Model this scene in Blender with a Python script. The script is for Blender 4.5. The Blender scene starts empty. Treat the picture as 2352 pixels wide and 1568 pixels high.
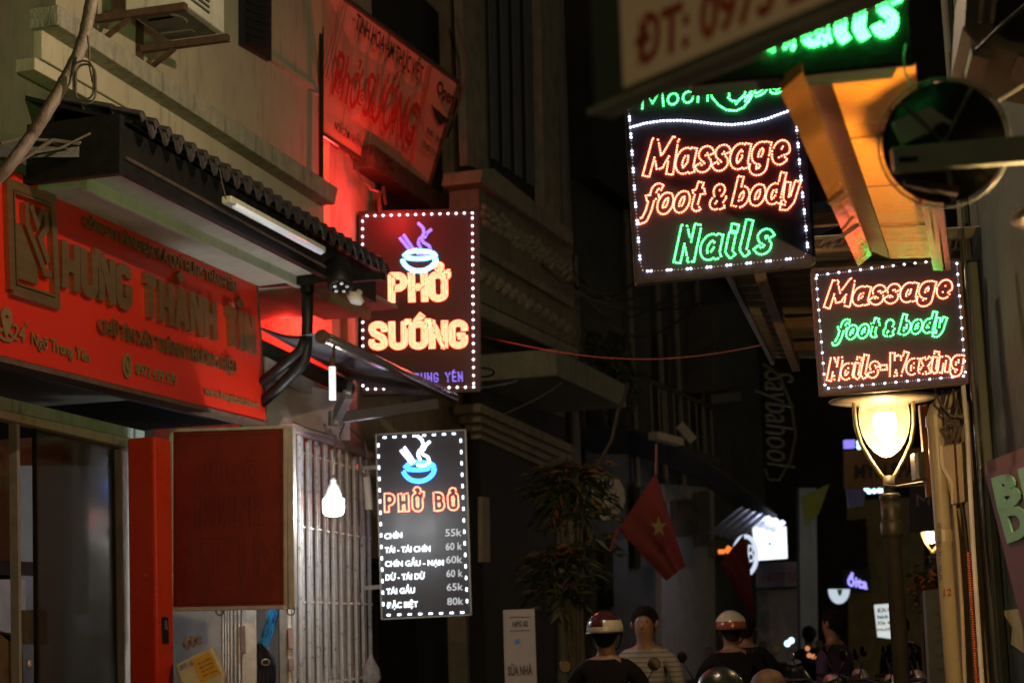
import bpy, bmesh, math, random
import numpy as np
from mathutils import Vector, Matrix
random.seed(7)
S = bpy.context.scene
COL = S.collection
R = math.radians

# ------------------------------------------------------------------ camera
FP, CX, CY = 3920.0, 1176.0, 784.0          # focal length and centre, photograph 2352 px wide
PITCH, ROLL = R(9.5), R(1.8)
CAM = Vector((0, 0, 1.5))
fw = Vector((0, math.cos(PITCH), math.sin(PITCH)))
up0 = Vector((0, -math.sin(PITCH), math.cos(PITCH)))
rt0 = Vector((1, 0, 0))
rt = rt0*math.cos(ROLL) - up0*math.sin(ROLL)
up = up0*math.cos(ROLL) + rt0*math.sin(ROLL)
cd = bpy.data.cameras.new('camera'); cam = bpy.data.objects.new('camera', cd); COL.objects.link(cam)
cam.matrix_world = Matrix(((rt.x, up.x, -fw.x, CAM.x), (rt.y, up.y, -fw.y, CAM.y), (rt.z, up.z, -fw.z, CAM.z), (0, 0, 0, 1)))
cd.sensor_width = 36; cd.lens = 36*FP/2352; cd.clip_end = 500; cd.clip_start = .1
cd.dof.use_dof = True; cd.dof.focus_distance = 9.6; cd.dof.aperture_fstop = 2.5
S.camera = cam

# ------------------------------------------------------------------ night sky
w = bpy.data.worlds.new("World"); S.world = w; w.use_nodes = True
nt = w.node_tree; nt.nodes.clear()
sky = nt.nodes.new('ShaderNodeTexSky'); sky.sky_type = 'NISHITA'; sky.sun_disc = False
sky.sun_elevation = R(4); sky.sun_rotation = R(200)
mixn = nt.nodes.new('ShaderNodeMix'); mixn.data_type = 'RGBA'; mixn.inputs[0].default_value = .93
mixn.inputs[7].default_value = (1.3, 1.1, .72, 1)
bg = nt.nodes.new('ShaderNodeBackground'); bg.inputs[1].default_value = .032
wo = nt.nodes.new('ShaderNodeOutputWorld')
nt.links.new(sky.outputs[0], mixn.inputs[6]); nt.links.new(mixn.outputs[2], bg.inputs[0]); nt.links.new(bg.outputs[0], wo.inputs[0])
S.view_settings.view_transform = 'Standard'; S.view_settings.look = 'None'; S.view_settings.exposure = 0; S.view_settings.gamma = 1
S.view_settings.use_curve_mapping = False

# ------------------------------------------------------------------ projection helpers
def ray(px, py): return rt*((px-CX)/FP) - up*((py-CY)/FP) + fw
def at(px, py, Y):
    r = ray(px, py); return CAM + r*(Y/r.y)

class Fr:
    """vertical plane frame: u runs along it, n out of it, z up"""
    def __init__(s, o, a):
        s.o = Vector((o[0], o[1], 0)); s.a = a
        s.u = Vector((math.sin(a), math.cos(a), 0)); s.n = Vector((math.cos(a), -math.sin(a), 0))
    def pt(s, ss, off, z): return s.o + s.u*ss + s.n*off + Vector((0, 0, z))
    def hit(s, px, py, off=0):
        r = ray(px, py); t = (off-(CAM-s.o).dot(s.n))/r.dot(s.n)
        p = CAM + r*t; return (p-s.o).dot(s.u), p.z
    def hp(s, px, py, off=0):
        a, z = s.hit(px, py, off); return s.pt(a, off, z)
def fr2(p, q):
    d = q-p; return Fr(p, math.atan2(d.x, d.y))

# ------------------------------------------------------------------ materials
MATS = {}
def mat(name, col, rough=.7, metal=0., noise=.25, scale=6., bump=.15, col2=None, stain=None, spec=.5, alpha=None, stretch=(1, 1, 1), trans=0):
    if name in MATS: return MATS[name]
    m = bpy.data.materials.new(name); m.use_nodes = True; n = m.node_tree.nodes; l = m.node_tree.links
    b = n['Principled BSDF']; b.inputs['Roughness'].default_value = rough; b.inputs['Metallic'].default_value = metal
    b.inputs['Specular IOR Level'].default_value = spec
    tc = n.new('ShaderNodeTexCoord'); mp = n.new('ShaderNodeMapping'); mp.inputs['Scale'].default_value = stretch
    l.new(tc.outputs['Object'], mp.inputs[0])
    nz = n.new('ShaderNodeTexNoise'); nz.inputs['Scale'].default_value = scale; nz.inputs['Detail'].default_value = 6; nz.inputs['Roughness'].default_value = .65
    l.new(mp.outputs[0], nz.inputs[0])
    rp = n.new('ShaderNodeValToRGB'); rp.color_ramp.elements[0].position = .3; rp.color_ramp.elements[1].position = .7
    c2 = col2 or tuple(c*(1-noise) for c in col)
    c1 = col if col2 else tuple(min(1, c*(1+noise*.5)) for c in col)
    rp.color_ramp.elements[0].color = (*c2, 1); rp.color_ramp.elements[1].color = (*c1, 1)
    l.new(nz.outputs[0], rp.inputs[0]); out = rp.outputs[0]
    if stain:                                   # vertical water runs and grime blotches
        m2 = n.new('ShaderNodeMapping'); m2.inputs['Scale'].default_value = (9, 9, .9); l.new(tc.outputs['Object'], m2.inputs[0])
        z2 = n.new('ShaderNodeTexNoise'); z2.inputs['Scale'].default_value = 1.6; z2.inputs['Detail'].default_value = 8; z2.inputs['Roughness'].default_value = .7; l.new(m2.outputs[0], z2.inputs[0])
        r2 = n.new('ShaderNodeValToRGB'); r2.color_ramp.elements[0].position = .52; r2.color_ramp.elements[1].position = .74
        r2.color_ramp.elements[0].color = (0, 0, 0, 1); r2.color_ramp.elements[1].color = (stain[1],)*3+(1,)
        l.new(z2.outputs[0], r2.inputs[0])
        mx = n.new('ShaderNodeMix'); mx.data_type = 'RGBA'; mx.inputs[7].default_value = (*stain[0], 1)
        l.new(r2.outputs[0], mx.inputs[0]); l.new(out, mx.inputs[6]); out = mx.outputs[2]
    l.new(out, b.inputs['Base Color'])
    if bump:
        bp = n.new('ShaderNodeBump'); bp.inputs['Strength'].default_value = bump; bp.inputs['Distance'].default_value = .02
        nz3 = n.new('ShaderNodeTexNoise'); nz3.inputs['Scale'].default_value = scale*6; nz3.inputs['Detail'].default_value = 4; l.new(mp.outputs[0], nz3.inputs[0])
        l.new(nz3.outputs[0], bp.inputs['Height']); l.new(bp.outputs[0], b.inputs['Normal'])
    mr = n.new('ShaderNodeMapRange'); mr.inputs['To Min'].default_value = max(.03, rough-.12); mr.inputs['To Max'].default_value = min(1, rough+.12)
    l.new(nz.outputs[0], mr.inputs[0]); l.new(mr.outputs[0], b.inputs['Roughness'])
    if alpha is not None: b.inputs['Alpha'].default_value = alpha
    if trans: b.inputs['Transmission Weight'].default_value = trans
    MATS[name] = m; return m
def emis(name, col, st):
    if name in MATS: return MATS[name]
    m = bpy.data.materials.new(name); m.use_nodes = True; n = m.node_tree.nodes; b = n['Principled BSDF']
    b.inputs['Base Color'].default_value = (*[min(.8, c*.5+.1) for c in col], 1); b.inputs['Roughness'].default_value = .4
    b.inputs['Emission Color'].default_value = (*col, 1); b.inputs['Emission Strength'].default_value = st
    MATS[name] = m; return m

# ------------------------------------------------------------------ mesh builder
ROOT = {}
class MB:
    def __init__(s): s.v = []; s.f = []; s.m = []
    def face(s, pts, mi=0):
        i = len(s.v); s.v += [Vector(p) for p in pts]; s.f.append(tuple(range(i, i+len(pts)))); s.m.append(mi)
    def hexa(s, p, mi=0):                       # p: 4 bottom + 4 top corners, same order
        i = len(s.v); s.v += [Vector(q) for q in p]
        for f in ((0, 3, 2, 1), (4, 5, 6, 7), (0, 1, 5, 4), (1, 2, 6, 5), (2, 3, 7, 6), (3, 0, 4, 7)):
            s.f.append(tuple(i+k for k in f)); s.m.append(mi)
    def box(s, fr, s0, s1, o0, o1, z0, z1, mi=0):
        s.hexa([fr.pt(s0, o0, z0), fr.pt(s1, o0, z0), fr.pt(s1, o1, z0), fr.pt(s0, o1, z0),
                fr.pt(s0, o0, z1), fr.pt(s1, o0, z1), fr.pt(s1, o1, z1), fr.pt(s0, o1, z1)], mi)
    def prism(s, fr, sz, o0, o1, mi=0):         # polygon in the plane, given thickness
        n = len(sz); i = len(s.v)
        s.v += [fr.pt(a, o0, z) for a, z in sz]+[fr.pt(a, o1, z) for a, z in sz]
        s.f.append(tuple(i+k for k in range(n))[::-1]); s.f.append(tuple(i+n+k for k in range(n))); s.m += [mi, mi]
        for k in range(n):
            j = (k+1) % n; s.f.append((i+k, i+j, i+n+j, i+n+k)); s.m.append(mi)
    def pprism(s, fr, pix, o0, o1, mi=0): s.prism(fr, [fr.hit(x, y, o1) for x, y in pix], o0, o1, mi)
    def bar(s, a, b, wd, ht=None, mi=0, upv=None):    # rectangular bar between two points
        a = Vector(a); b = Vector(b); ht = ht or wd; d = (b-a).normalized()
        uv = Vector(upv) if upv else (Vector((0, 0, 1)) if abs(d.z) < .95 else Vector((0, 1, 0)))
        x = d.cross(uv).normalized()*wd/2; y = d.cross(x).normalized()*ht/2
        s.hexa([a-x-y, a+x-y, a+x+y, a-x+y, b-x-y, b+x-y, b+x+y, b-x+y], mi)
    def tube(s, pts, r, n=8, mi=0, caps=True):
        pts = [Vector(p) for p in pts]; rs = r if isinstance(r, (list, tuple)) else [r]*len(pts)
        i0 = len(s.v); prev = None
        for k, p in enumerate(pts):
            d = (pts[min(k+1, len(pts)-1)]-pts[max(k-1, 0)]).normalized()
            if prev is None:
                prev = d.cross(Vector((0, 0, 1)) if abs(d.z) < .9 else Vector((1, 0, 0))).normalized()
            x = (prev-d*prev.dot(d)).normalized(); prev = x; y = d.cross(x)
            for j in range(n):
                a = 2*math.pi*j/n; s.v.append(p+(x*math.cos(a)+y*math.sin(a))*rs[k])
        for k in range(len(pts)-1):
            for j in range(n):
                a = i0+k*n+j; b = i0+k*n+(j+1) % n; s.f.append((a, b, b+n, a+n)); s.m.append(mi)
        if caps:
            s.f.append(tuple(i0+j for j in range(n))[::-1]); s.m.append(mi)
            e = i0+(len(pts)-1)*n; s.f.append(tuple(e+j for j in range(n))); s.m.append(mi)
    def lathe(s, c, prof, n=20, mi=0, axis=None, flat=1.):          # prof: (radius, height)
        c = Vector(c); i0 = len(s.v)
        ax = Vector(axis).normalized() if axis else Vector((0, 0, 1))
        x = ax.cross(Vector((0, 1, 0)) if abs(ax.y) < .9 else Vector((1, 0, 0))).normalized(); y = ax.cross(x)
        for r, h in prof:
            for j in range(n):
                a = 2*math.pi*j/n; s.v.append(c+ax*h+(x*math.cos(a)+y*math.sin(a)*flat)*r)
        for k in range(len(prof)-1):
            for j in range(n):
                a = i0+k*n+j; b = i0+k*n+(j+1) % n; s.f.append((a, b, b+n, a+n)); s.m.append(mi)
        s.f.append(tuple(i0+j for j in range(n))[::-1]); s.m.append(mi)
        e = i0+(len(prof)-1)*n; s.f.append(tuple(e+j for j in range(n))); s.m.append(mi)
    def build(s, name, mats, parent=None, smooth=False, bevel=0, label=None, kind=None):
        base = Vector((0, 0, 0)); p = parent
        if p is not None: base = ROOT[p.name]
        me = bpy.data.meshes.new(name)
        me.from_pydata([tuple(v-base) for v in s.v], [], s.f)
        ms = mats if isinstance(mats, (list, tuple)) else [mats]
        for m in ms: me.materials.append(m)
        if len(ms) > 1: me.polygons.foreach_set('material_index', s.m)
        if smooth: me.polygons.foreach_set('use_smooth', [True]*len(me.polygons))
        me.update()
        bm = bmesh.new(); bm.from_mesh(me); bmesh.ops.recalc_face_normals(bm, faces=bm.faces); bm.to_mesh(me); bm.free()
        o = bpy.data.objects.new(name, me); COL.objects.link(o)
        if parent is not None: o.parent = parent; ROOT[o.name] = base
        else: ROOT[o.name] = base
        if bevel:
            md = o.modifiers.new('Bevel', 'BEVEL'); md.width = bevel; md.segments = 2; md.limit_method = 'ANGLE'; md.angle_limit = R(40)
        if label: o['label'] = label
        if kind: o['kind'] = kind
        return o
def thing(name, label, cat, loc=(0, 0, 0), group=None):
    o = bpy.data.objects.new(name, None); COL.objects.link(o); o.location = loc; o['label'] = label; o['category'] = cat
    o.empty_display_size = .1
    if group: o['group'] = group
    ROOT[o.name] = Vector(loc); return o
def tag(o, label, cat, group=None):
    o['label'] = label; o['category'] = cat
    if group: o['group'] = group
    return o
def struct(o): o['kind'] = 'structure'; return o

# ------------------------------------------------------------------ quads for lettering
class Quad:
    """flat quadrilateral in 3-D: P(a,b,depth); a left to right, b bottom to top"""
    def __init__(s, TL, TR, BR, BL):
        s.c = [Vector(p) for p in (TL, TR, BR, BL)]
        s.n = ((s.c[1]-s.c[3]).cross(s.c[0]-s.c[2])).normalized()
        if s.n.dot(CAM-s.c[3]) < 0: s.n = -s.n
        s.w = ((s.c[1]-s.c[0]).length+(s.c[2]-s.c[3]).length)/2
        s.h = ((s.c[0]-s.c[3]).length+(s.c[1]-s.c[2]).length)/2
        s.xx = (s.c[2]-s.c[3]).normalized(); s.yy = s.n.cross(s.xx).normalized()
    def P(s, a, b, d=0):
        TL, TR, BR, BL = s.c
        return BL*(1-a)*(1-b)+BR*a*(1-b)+TR*a*b+TL*(1-a)*b+s.n*d
def fquad(fr, off, px):                          # px: TL,TR,BR,BL on the plane of a frame
    return Quad(*[fr.hp(x, y, off) for x, y in px])

def ftext(body, q, mt, parent, name='lettering', depth=.004, extrude=0., offset=0., shear=0., bold=None, d0=0):
    """a line of lettering set in a plain face, fitted into quad q"""
    cu = bpy.data.curves.new('t', 'FONT'); cu.body = body; cu.offset = offset; cu.shear = shear; cu.extrude = 1. if extrude else 0
    cu.resolution_u = 3
    o = bpy.data.objects.new('t', cu); COL.objects.link(o)
    dg = bpy.context.evaluated_depsgraph_get(); me = o.evaluated_get(dg).to_mesh()
    v = np.array([p.co[:] for p in me.vertices]).reshape(-1, 3)
    faces = [tuple(p.vertices) for p in me.polygons]
    x0, x1 = v[:, 0].min(), v[:, 0].max(); H = .69
    b = MB()
    for x, y, z in v:
        b.v.append(q.P((x-x0)/(x1-x0), y/H, d0 + (depth + extrude*(z > 0) if extrude else depth)))
    b.f = faces; b.m = [0]*len(faces)
    o.evaluated_get(dg).to_mesh_clear(); bpy.data.objects.remove(o); bpy.data.curves.remove(cu)
    return b.build(name, mt, parent)

# ------------------------------------------------------------------ stroke alphabet
def arc(cx, cy, rx, ry, a0, a1, n=10):
    return [(cx+rx*math.cos(R(a0+(a1-a0)*i/n)), cy+ry*math.sin(R(a0+(a1-a0)*i/n))) for i in range(n+1)]
W = .40
G = {}
G['H'] = (W, [[(0, 0), (0, 1)], [(W, 0), (W, 1)], [(0, .5), (W, .5)]])
G['U'] = (W, [[(0, 1), (0, .2)]+arc(W/2, .2, W/2, .2, 180, 360)+[(W, .2), (W, 1)]])
G['N'] = (W, [[(0, 0), (0, 1)], [(W, 0), (W, 1)], [(0, 1), (W, 0)]])
G['G'] = (W, [[(W, .77), (W, .8)]+arc(W/2, .8, W/2, .2, 0, 180)+[(0, .2)]+arc(W/2, .2, W/2, .2, 180, 360)+[(W, .2), (W, .42), (W*.6, .42)]])
G['T'] = (W, [[(0-.03, 1), (W+.03, 1)], [(W/2, 0), (W/2, 1)]])
G['I'] = (0, [[(0, 0), (0, 1)]])
G['A'] = (W+.04, [[(0, 0), (W/2+.02, 1)], [(W/2+.02, 1), (W+.04, 0)], [(.09, .3), (W-.05, .3)]])
G['P'] = (W, [[(0, 0), (0, 1)], [(0, 1), (W*.5, 1)]+arc(W*.5, .74, W*.5, .26, 90, -90)+[(0, .48)]])
G['O'] = (W, [arc(W/2, .8, W/2, .2, 0, 180)+[(0, .2)]+arc(W/2, .2, W/2, .2, 180, 360)+[(W, .8)]])
G['S'] = (W, [[(W, .79), (W, .82)]+arc(W/2, .82, W/2, .18, 0, 180)+[(0, .78), (.06, .62), (W-.06, .40), (W, .22)]+arc(W/2, .18, W/2, .18, 0, -180)+[(0, .21)]])
G['B'] = (W, [[(0, 0), (0, 1)], [(0, 1), (W*.5, 1)]+arc(W*.5, .76, W*.5-.03, .24, 90, -90)+[(0, .52)], [(0, .52), (W*.5, .52)]+arc(W*.5, .26, W*.5, .26, 90, -90)+[(0, 0)]])
G['R'] = (W, G['P'][1]+[[(W*.45, .48), (W, 0)]])
G['E'] = (W*.85, [[(W*.85, 0), (0, 0), (0, 1), (W*.85, 1)], [(0, .52), (W*.75, .52)]])
G['Y'] = (W+.05, [[(0, 1), (W/2+.02, .48)], [(W+.05, 1), (W/2+.02, .48), (W/2+.02, 0)]])
G['2'] = (W, [[(0, .75)]+arc(W/2, .76, W/2, .24, 180, -20)+[(0, 0), (W, 0)]])
G['4'] = (W, [[(W*.75, 0), (W*.75, 1), (0, .3), (W, .3)]])
xh = .62
def bowl(w=.4, h=xh, y=0): return arc(w/2, y+h/2, w/2, h/2, 60, 420, 18)
G['a'] = (.46, [arc(.2, .31, .2, .31, 40, 330, 14), [(.4, xh), (.4, .12), (.46, 0)]])
G['s'] = (.32, [arc(.17, .47, .14, .15, 25, 180, 8)+[(.07, .38), (.28, .24)]+arc(.14, .15, .15, .15, 30, -150, 9)])
G['g'] = (.44, [arc(.2, .36, .19, .26, 30, 380, 16), [(.38, xh), (.38, -.06)]+arc(.2, -.08, .18, .16, 0, -190, 9)])
G['e'] = (.38, [[(.03, .3), (.36, .36)]+arc(.2, .33, .18, .29, 10, 310, 15)])
G['f'] = (.3, [arc(.28, .82, .14, .18, 60, 180, 7)+[(.13, .1), (.06, -.24), (-.08, -.28)], [(0, .58), (.3, .62)]])
G['o'] = (.4, [bowl(.38)])
G['t'] = (.26, [[(.12, .92), (.1, .12)]+arc(.19, .12, .09, .12, 180, 300, 5), [(0, .62), (.27, .64)]])
G['b'] = (.4, [[(0, 1), (0, .05)], arc(.2, .3, .19, .3, 215, -150, 15)])
G['d'] = (.42, [arc(.19, .3, .19, .3, 30, 330, 14), [(.38, 1), (.38, .1), (.44, 0)]])
G['y'] = (.36, [[(0, xh), (.04, .2)]+arc(.18, .18, .14, .18, 180, 330, 6), [(.36, xh), (.3, -.05), (.14, -.27), (0, -.24)]])
G['i'] = (.1, [[(0, xh), (0, .1), (.09, 0)], [(.03, .84), (.03, .9)]])
G['l'] = (.12, [[(.02, 1), (0, .12), (.1, 0)]])
G['x'] = (.36, [[(0, xh), (.34, 0)], [(.34, xh), (0, 0)]])
G['n'] = (.38, [[(0, 0), (0, xh)], [(0, .4)]+arc(.19, .42, .17, .2, 150, 0, 7)+[(.36, 0)]])
G['M'] = (.78, [[(0, 0), (.06, 1)], [(.06, 1), (.38, .22)], [(.38, .22), (.72, 1)], [(.72, 1), (.78, 0)]])
G['n1'] = G['N']
G['W'] = (.7, [[(0, 1), (.16, 0)], [(.16, 0), (.35, .85)], [(.35, .85), (.52, 0)], [(.52, 0), (.7, 1)]])
G['&'] = (.42, [[(.42, 0), (.1, .5)]+arc(.18, .62, .11, .14, 210, -30, 9)+[(.06, .24)]+arc(.17, .16, .13, .16, 160, 340, 8)+[(.4, .34)]])
G['-'] = (.18, [[(0, .38), (.16, .38)]])
G['p'] = (.4, [[(0, xh), (0, -.28)], arc(.2, .31, .19, .3, 215, -150, 15)])
ACC = {'Ở': ('O', 'horn', 'hook'), 'Ư': ('U', 'horn'), 'Ớ': ('O', 'horn', 'acute'), 'À': ('A', 'grave'), 'Í': ('I', 'acute'), 'Ê': ('E', 'circ'), 'Ò': ('O', 'hook2'), 'Õ': ('O', 'tilde')}
def glyph(ch):
    if ch in ACC:
        b = ACC[ch]; w_, st = G[b[0]]; st = [list(s) for s in st]; c = w_/2
        for k in b[1:]:
            if k == 'horn': st.append([(w_+.02, .9), (w_+.1, .93), (w_+.11, 1.1)])
            if k == 'hook': st.append(arc(c+.02, 1.33, .09, .09, 170, -60, 6)+[(c+.02, 1.16)])
            if k == 'hook2': st.append(arc(c+.02, 1.24, .08, .06, 190, -20, 6))
            if k == 'acute': st.append([(c-.02, 1.16), (c+.09, 1.34)])
            if k == 'grave': st.append([(c-.1, 1.34), (c+.02, 1.14)])
            if k == 'circ': st.append([(c-.13, 1.12), (c, 1.27), (c+.13, 1.12)])
            if k == 'tilde': st.append([(c-.14, 1.15), (c-.05, 1.22), (c+.05, 1.16), (c+.14, 1.23)])
        return w_, st
    return G[ch]
def layout(text, gap=.26, space=.45, shear=0, caps=None):
    """[(index, strokes)], total width"""
    x = 0; out = []
    for i, ch in enumerate(text):
        if ch == ' ': x += space; continue
        w_, st = glyph(ch)
        out.append((ch, [[(x+px+shear*py, py) for px, py in s] for s in st])); x += w_+gap
    return out, x-gap
def seg_dist(P, a, b):
    d = b-a; L = (d*d).sum(); t = np.clip(((P-a)@d)/max(L, 1e-12), 0, 1)
    return np.hypot(*(P-(a+t[:, None]*d)).T)
def poly_dist(P, pl):
    m = np.full(len(P), 1e9)
    for k in range(len(pl)-1): m = np.minimum(m, seg_dist(P, pl[k], pl[k+1]))
    return m
def resample(pl, step, closed=False):
    pl = np.array(pl, float)
    if closed: pl = np.vstack([pl, pl[:1]])
    L = np.r_[0, np.cumsum(np.hypot(*np.diff(pl, axis=0).T))]
    n = max(1, int(round(L[-1]/step))); t = np.linspace(0, L[-1], n+1)
    if closed: t = t[:-1]
    return np.c_[np.interp(t, L, pl[:, 0]), np.interp(t, L, pl[:, 1])]
def outline_dots(strokes, levels, h, step):
    """dots along the outlines at half widths `levels` round the strokes (all in metres)"""
    out = []
    sts = [np.array(s, float) for s in strokes]
    for Lv in levels:
        for i, s in enumerate(sts):
            p = resample(s, step*.4)
            if Lv <= 1e-6: cand = resample(s, step)
            else:
                if len(p) < 2: continue
                d = np.gradient(p, axis=0); d /= np.maximum(np.hypot(*d.T), 1e-9)[:, None]
                nn = np.c_[-d[:, 1], d[:, 0]]
                e = Lv*.8
                pe = p.copy(); pe[0] -= d[0]*e; pe[-1] += d[-1]*e
                loop = np.vstack([pe+nn*Lv, (pe-nn*Lv)[::-1]])
                cand = resample(loop, step, True)
                cand = cand[poly_dist(cand, s) > Lv*.8]
            keep = np.ones(len(cand), bool)
            for j, t in enumerate(sts):
                if j != i and Lv > 1e-6: keep &= poly_dist(cand, t) > Lv*.9
            for c in cand[keep]:
                if not out or np.min(np.hypot(*(np.array(out)-c).T)) > step*.72: out.append(tuple(c))
    return out
def dome(b, p, n, x, r, h, mi=0):
    y = n.cross(x); i = len(b.v); k = 6
    for rr, hh in ((r*.75, h*.5), (r, h*1.5), (r*.45, h*2.5)):
        for j in range(k):
            a = math.pi*2*j/k; b.v.append(p+(x*math.cos(a)+y*math.sin(a))*rr+n*hh)
    for q in range(2):
        for j in range(k):
            a = i+q*k+j; c = i+q*k+(j+1) % k; b.f.append((a, c, c+k, a+k)); b.m.append(mi)
    b.f.append(tuple(i+2*k+j for j in range(k))); b.m.append(mi)
def led_text(text, q, mt, parent, levels, h, step, r, shear=0, gap=.26, space=.45, alt=None, name='letter'):
    lay, tw = layout(text, gap, space, shear)
    for idx, (ch, sts) in enumerate(lay):
        # metric plane coordinates through the quad
        ms = [[((q.P(x/tw, y)-q.c[3]).dot(q.xx), (q.P(x/tw, y)-q.c[3]).dot(q.yy)) for x, y in s] for s in sts]
        dots = outline_dots(ms, levels, h, step); b = MB()
        for u_, v_ in dots: dome(b, q.c[3]+q.xx*u_+q.yy*v_+q.n*.003, q.n, q.xx, r, r*.8)
        if dots: b.build(name, mt if not (alt and idx in alt[0]) else alt[1], parent)
_ledmesh = {}
def led_at(p, n, x, r, mt, parent, name='led'):
    key = (round(r, 4), mt.name)
    if key not in _ledmesh:
        b = MB(); dome(b, Vector((0, 0, 0)), Vector((0, 0, 1)), Vector((1, 0, 0)), r, r*.8)
        me = bpy.data.meshes.new('led'); me.from_pydata([tuple(v) for v in b.v], [], b.f); me.materials.append(mt); _ledmesh[key] = me
    o = bpy.data.objects.new(name, _ledmesh[key]); COL.objects.link(o); o.parent = parent
    y = n.cross(x); m = Matrix(((x.x, y.x, n.x, 0), (x.y, y.y, n.y, 0), (x.z, y.z, n.z, 0), (0, 0, 0, 1)))
    m.translation = p-ROOT[parent.name]+n*.003; o.matrix_basis = m
    return o
def led_path(pts, q, n, r, mt, parent, name='led', skip=None, pair=None, small=None):
    """n leds evenly along a 3-D path"""
    P = [Vector(p) for p in pts]; L = [0]
    for k in range(len(P)-1): L.append(L[-1]+(P[k+1]-P[k]).length)
    b = MB()
    for i in range(n):
        t = L[-1]*i/(n-1 if n > 1 else 1); k = 0
        while k < len(P)-2 and L[k+1] < t: k += 1
        f = (t-L[k])/max(1e-9, L[k+1]-L[k]); p = P[k].lerp(P[k+1], f)
        if skip and skip(i, t/L[-1]): continue
        if small and small(i): dome(b, p+q.n*.003, q.n, q.xx, r*.4, r*.3)
        else: led_at(p, q.n, q.xx, r, mt, parent, name)
    return b
def ribbon(b, pts, wd, q, d0, d1):
    """flat raised stroke with square ends, points are quad coordinates already in metres"""
    p = [np.array(x, float) for x in pts]; p = [x for k, x in enumerate(p) if k == 0 or np.hypot(*(x-p[k-1])) > 1e-5]; Lf = []; Rt = []
    for k in range(len(p)):
        dA = p[k]-p[k-1] if k else p[1]-p[0]; dB = p[k+1]-p[k] if k < len(p)-1 else dA
        dA = dA/np.hypot(*dA); dB = dB/np.hypot(*dB); nA = np.array([-dA[1], dA[0]]); nB = np.array([-dB[1], dB[0]])
        m = nA+nB; m /= max(.3, np.hypot(*m)); sc = 1/max(.5, m@nA)
        Lf.append(p[k]+m*wd*sc); Rt.append(p[k]-m*wd*sc)
    def X(c, d): return q.c[3]+q.xx*float(c[0])+q.yy*float(c[1])+q.n*d
    i = len(b.v); n = len(p)
    for k in range(n): b.v += [X(Lf[k], d0), X(Rt[k], d0), X(Rt[k], d1), X(Lf[k], d1)]
    for k in range(n-1):
        a = i+4*k; c = a+4
        for f in ((a, a+1, c+1, c), (a+1, a+2, c+2, c+1), (a+2, a+3, c+3, c+2), (a+3, a, c, c+3)): b.f.append(f); b.m.append(0)
    b.f.append((i, i+3, i+2, i+1)); e = i+4*(n-1); b.f.append((e, e+1, e+2, e+3)); b.m += [0, 0]
def raised_text(text, q, mt, parent, wd, depth, gap=.24, space=.4, inset=.1, name='letter'):
    lay, tw = layout(text, gap, space); hw = wd
    for ch, sts in lay:
        b = MB()
        for k, s in enumerate(sts):
            ms = []
            for x, y in s:
                yy = inset+(y if y <= 1 else 1+(y-1)*1)*(1-2*inset) if 0 < y < 1 and len(s) > 2 else y
                if len(s) > 2: yy = inset+y*(1-2*inset) if 0 <= y <= 1 and not (y in (0, 1) and (x, y) in (s[0], s[-1]) and abs(s[0][0]-s[1][0]) < 1e-6) else y
                if ch in 'T' and y == 1: yy = 1-inset*(k == 0)
                if ch == 'À' and y == 1: yy = .97
                pnt = q.P(x/tw, yy)-q.c[3]; ms.append((pnt.dot(q.xx), pnt.dot(q.yy)))
            ribbon(b, ms, hw, q, 0, depth+.0015*k)
        b.build(name, mt, parent)

# ================================================================== materials of the place
M_cream = mat('cream_plaster', (.50, .43, .33), .85, noise=.14, scale=2.2, stain=((.09, .08, .06), .55), bump=.25)
M_olive = mat('olive_render', (.08, .08, .045), .9, noise=.3, scale=2, stain=((.04, .04, .03), .5))
M_fascia = mat('weathered_cement', (.36, .33, .27), .9, noise=.3, scale=9, stain=((.05, .05, .04), .85), bump=.4)
M_soffit = mat('soffit_paint', (.50, .46, .36), .75, noise=.16, scale=3, stain=((.2, .17, .12), .4))
M_black = mat('black_steel', (.018, .016, .015), .45, metal=.3, noise=.4, scale=14)
M_tile = mat('dark_roof_tile', (.05, .04, .045), .55, noise=.45, scale=18, bump=.4)
M_red = mat('red_panel', (.62, .022, .006), .38, noise=.06, scale=1.5, bump=.03)
M_gold = mat('brushed_gold', (.36, .21, .10), .36, metal=.8, noise=.2, scale=3, stretch=(1, 1, 14), bump=.08)
M_alu = mat('dull_aluminium', (.52, .48, .41), .42, metal=.55, noise=.2, scale=12, bump=.1)
M_white = mat('dirty_white_paint', (.66, .62, .54), .55, noise=.16, scale=6, stain=((.2, .17, .13), .5))
M_conduit = mat('aged_conduit', (.24, .19, .15), .6, noise=.35, scale=10, bump=.3)
M_cable = mat('cable_rubber', (.13, .10, .075), .55, noise=.3, scale=20)
M_grey = mat('grey_metal', (.2, .19, .17), .5, metal=.4, noise=.3, scale=12)
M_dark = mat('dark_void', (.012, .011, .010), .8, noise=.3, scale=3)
M_rust = mat('rusty_steel', (.12, .065, .04), .7, metal=.2, noise=.5, scale=14, bump=.4)
M_ground = mat('wet_asphalt', (.045, .045, .045), .45, noise=.4, scale=5, bump=.4)
M_board = mat('led_board_black', (.034, .018, .018), .45, noise=.12, scale=5, bump=0, spec=.3)

# ground first
b = MB(); b.face([(-60, -20, 0), (60, -20, 0), (60, 160, 0), (-60, 160, 0)]); struct(b.build('ground', M_ground))

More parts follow.
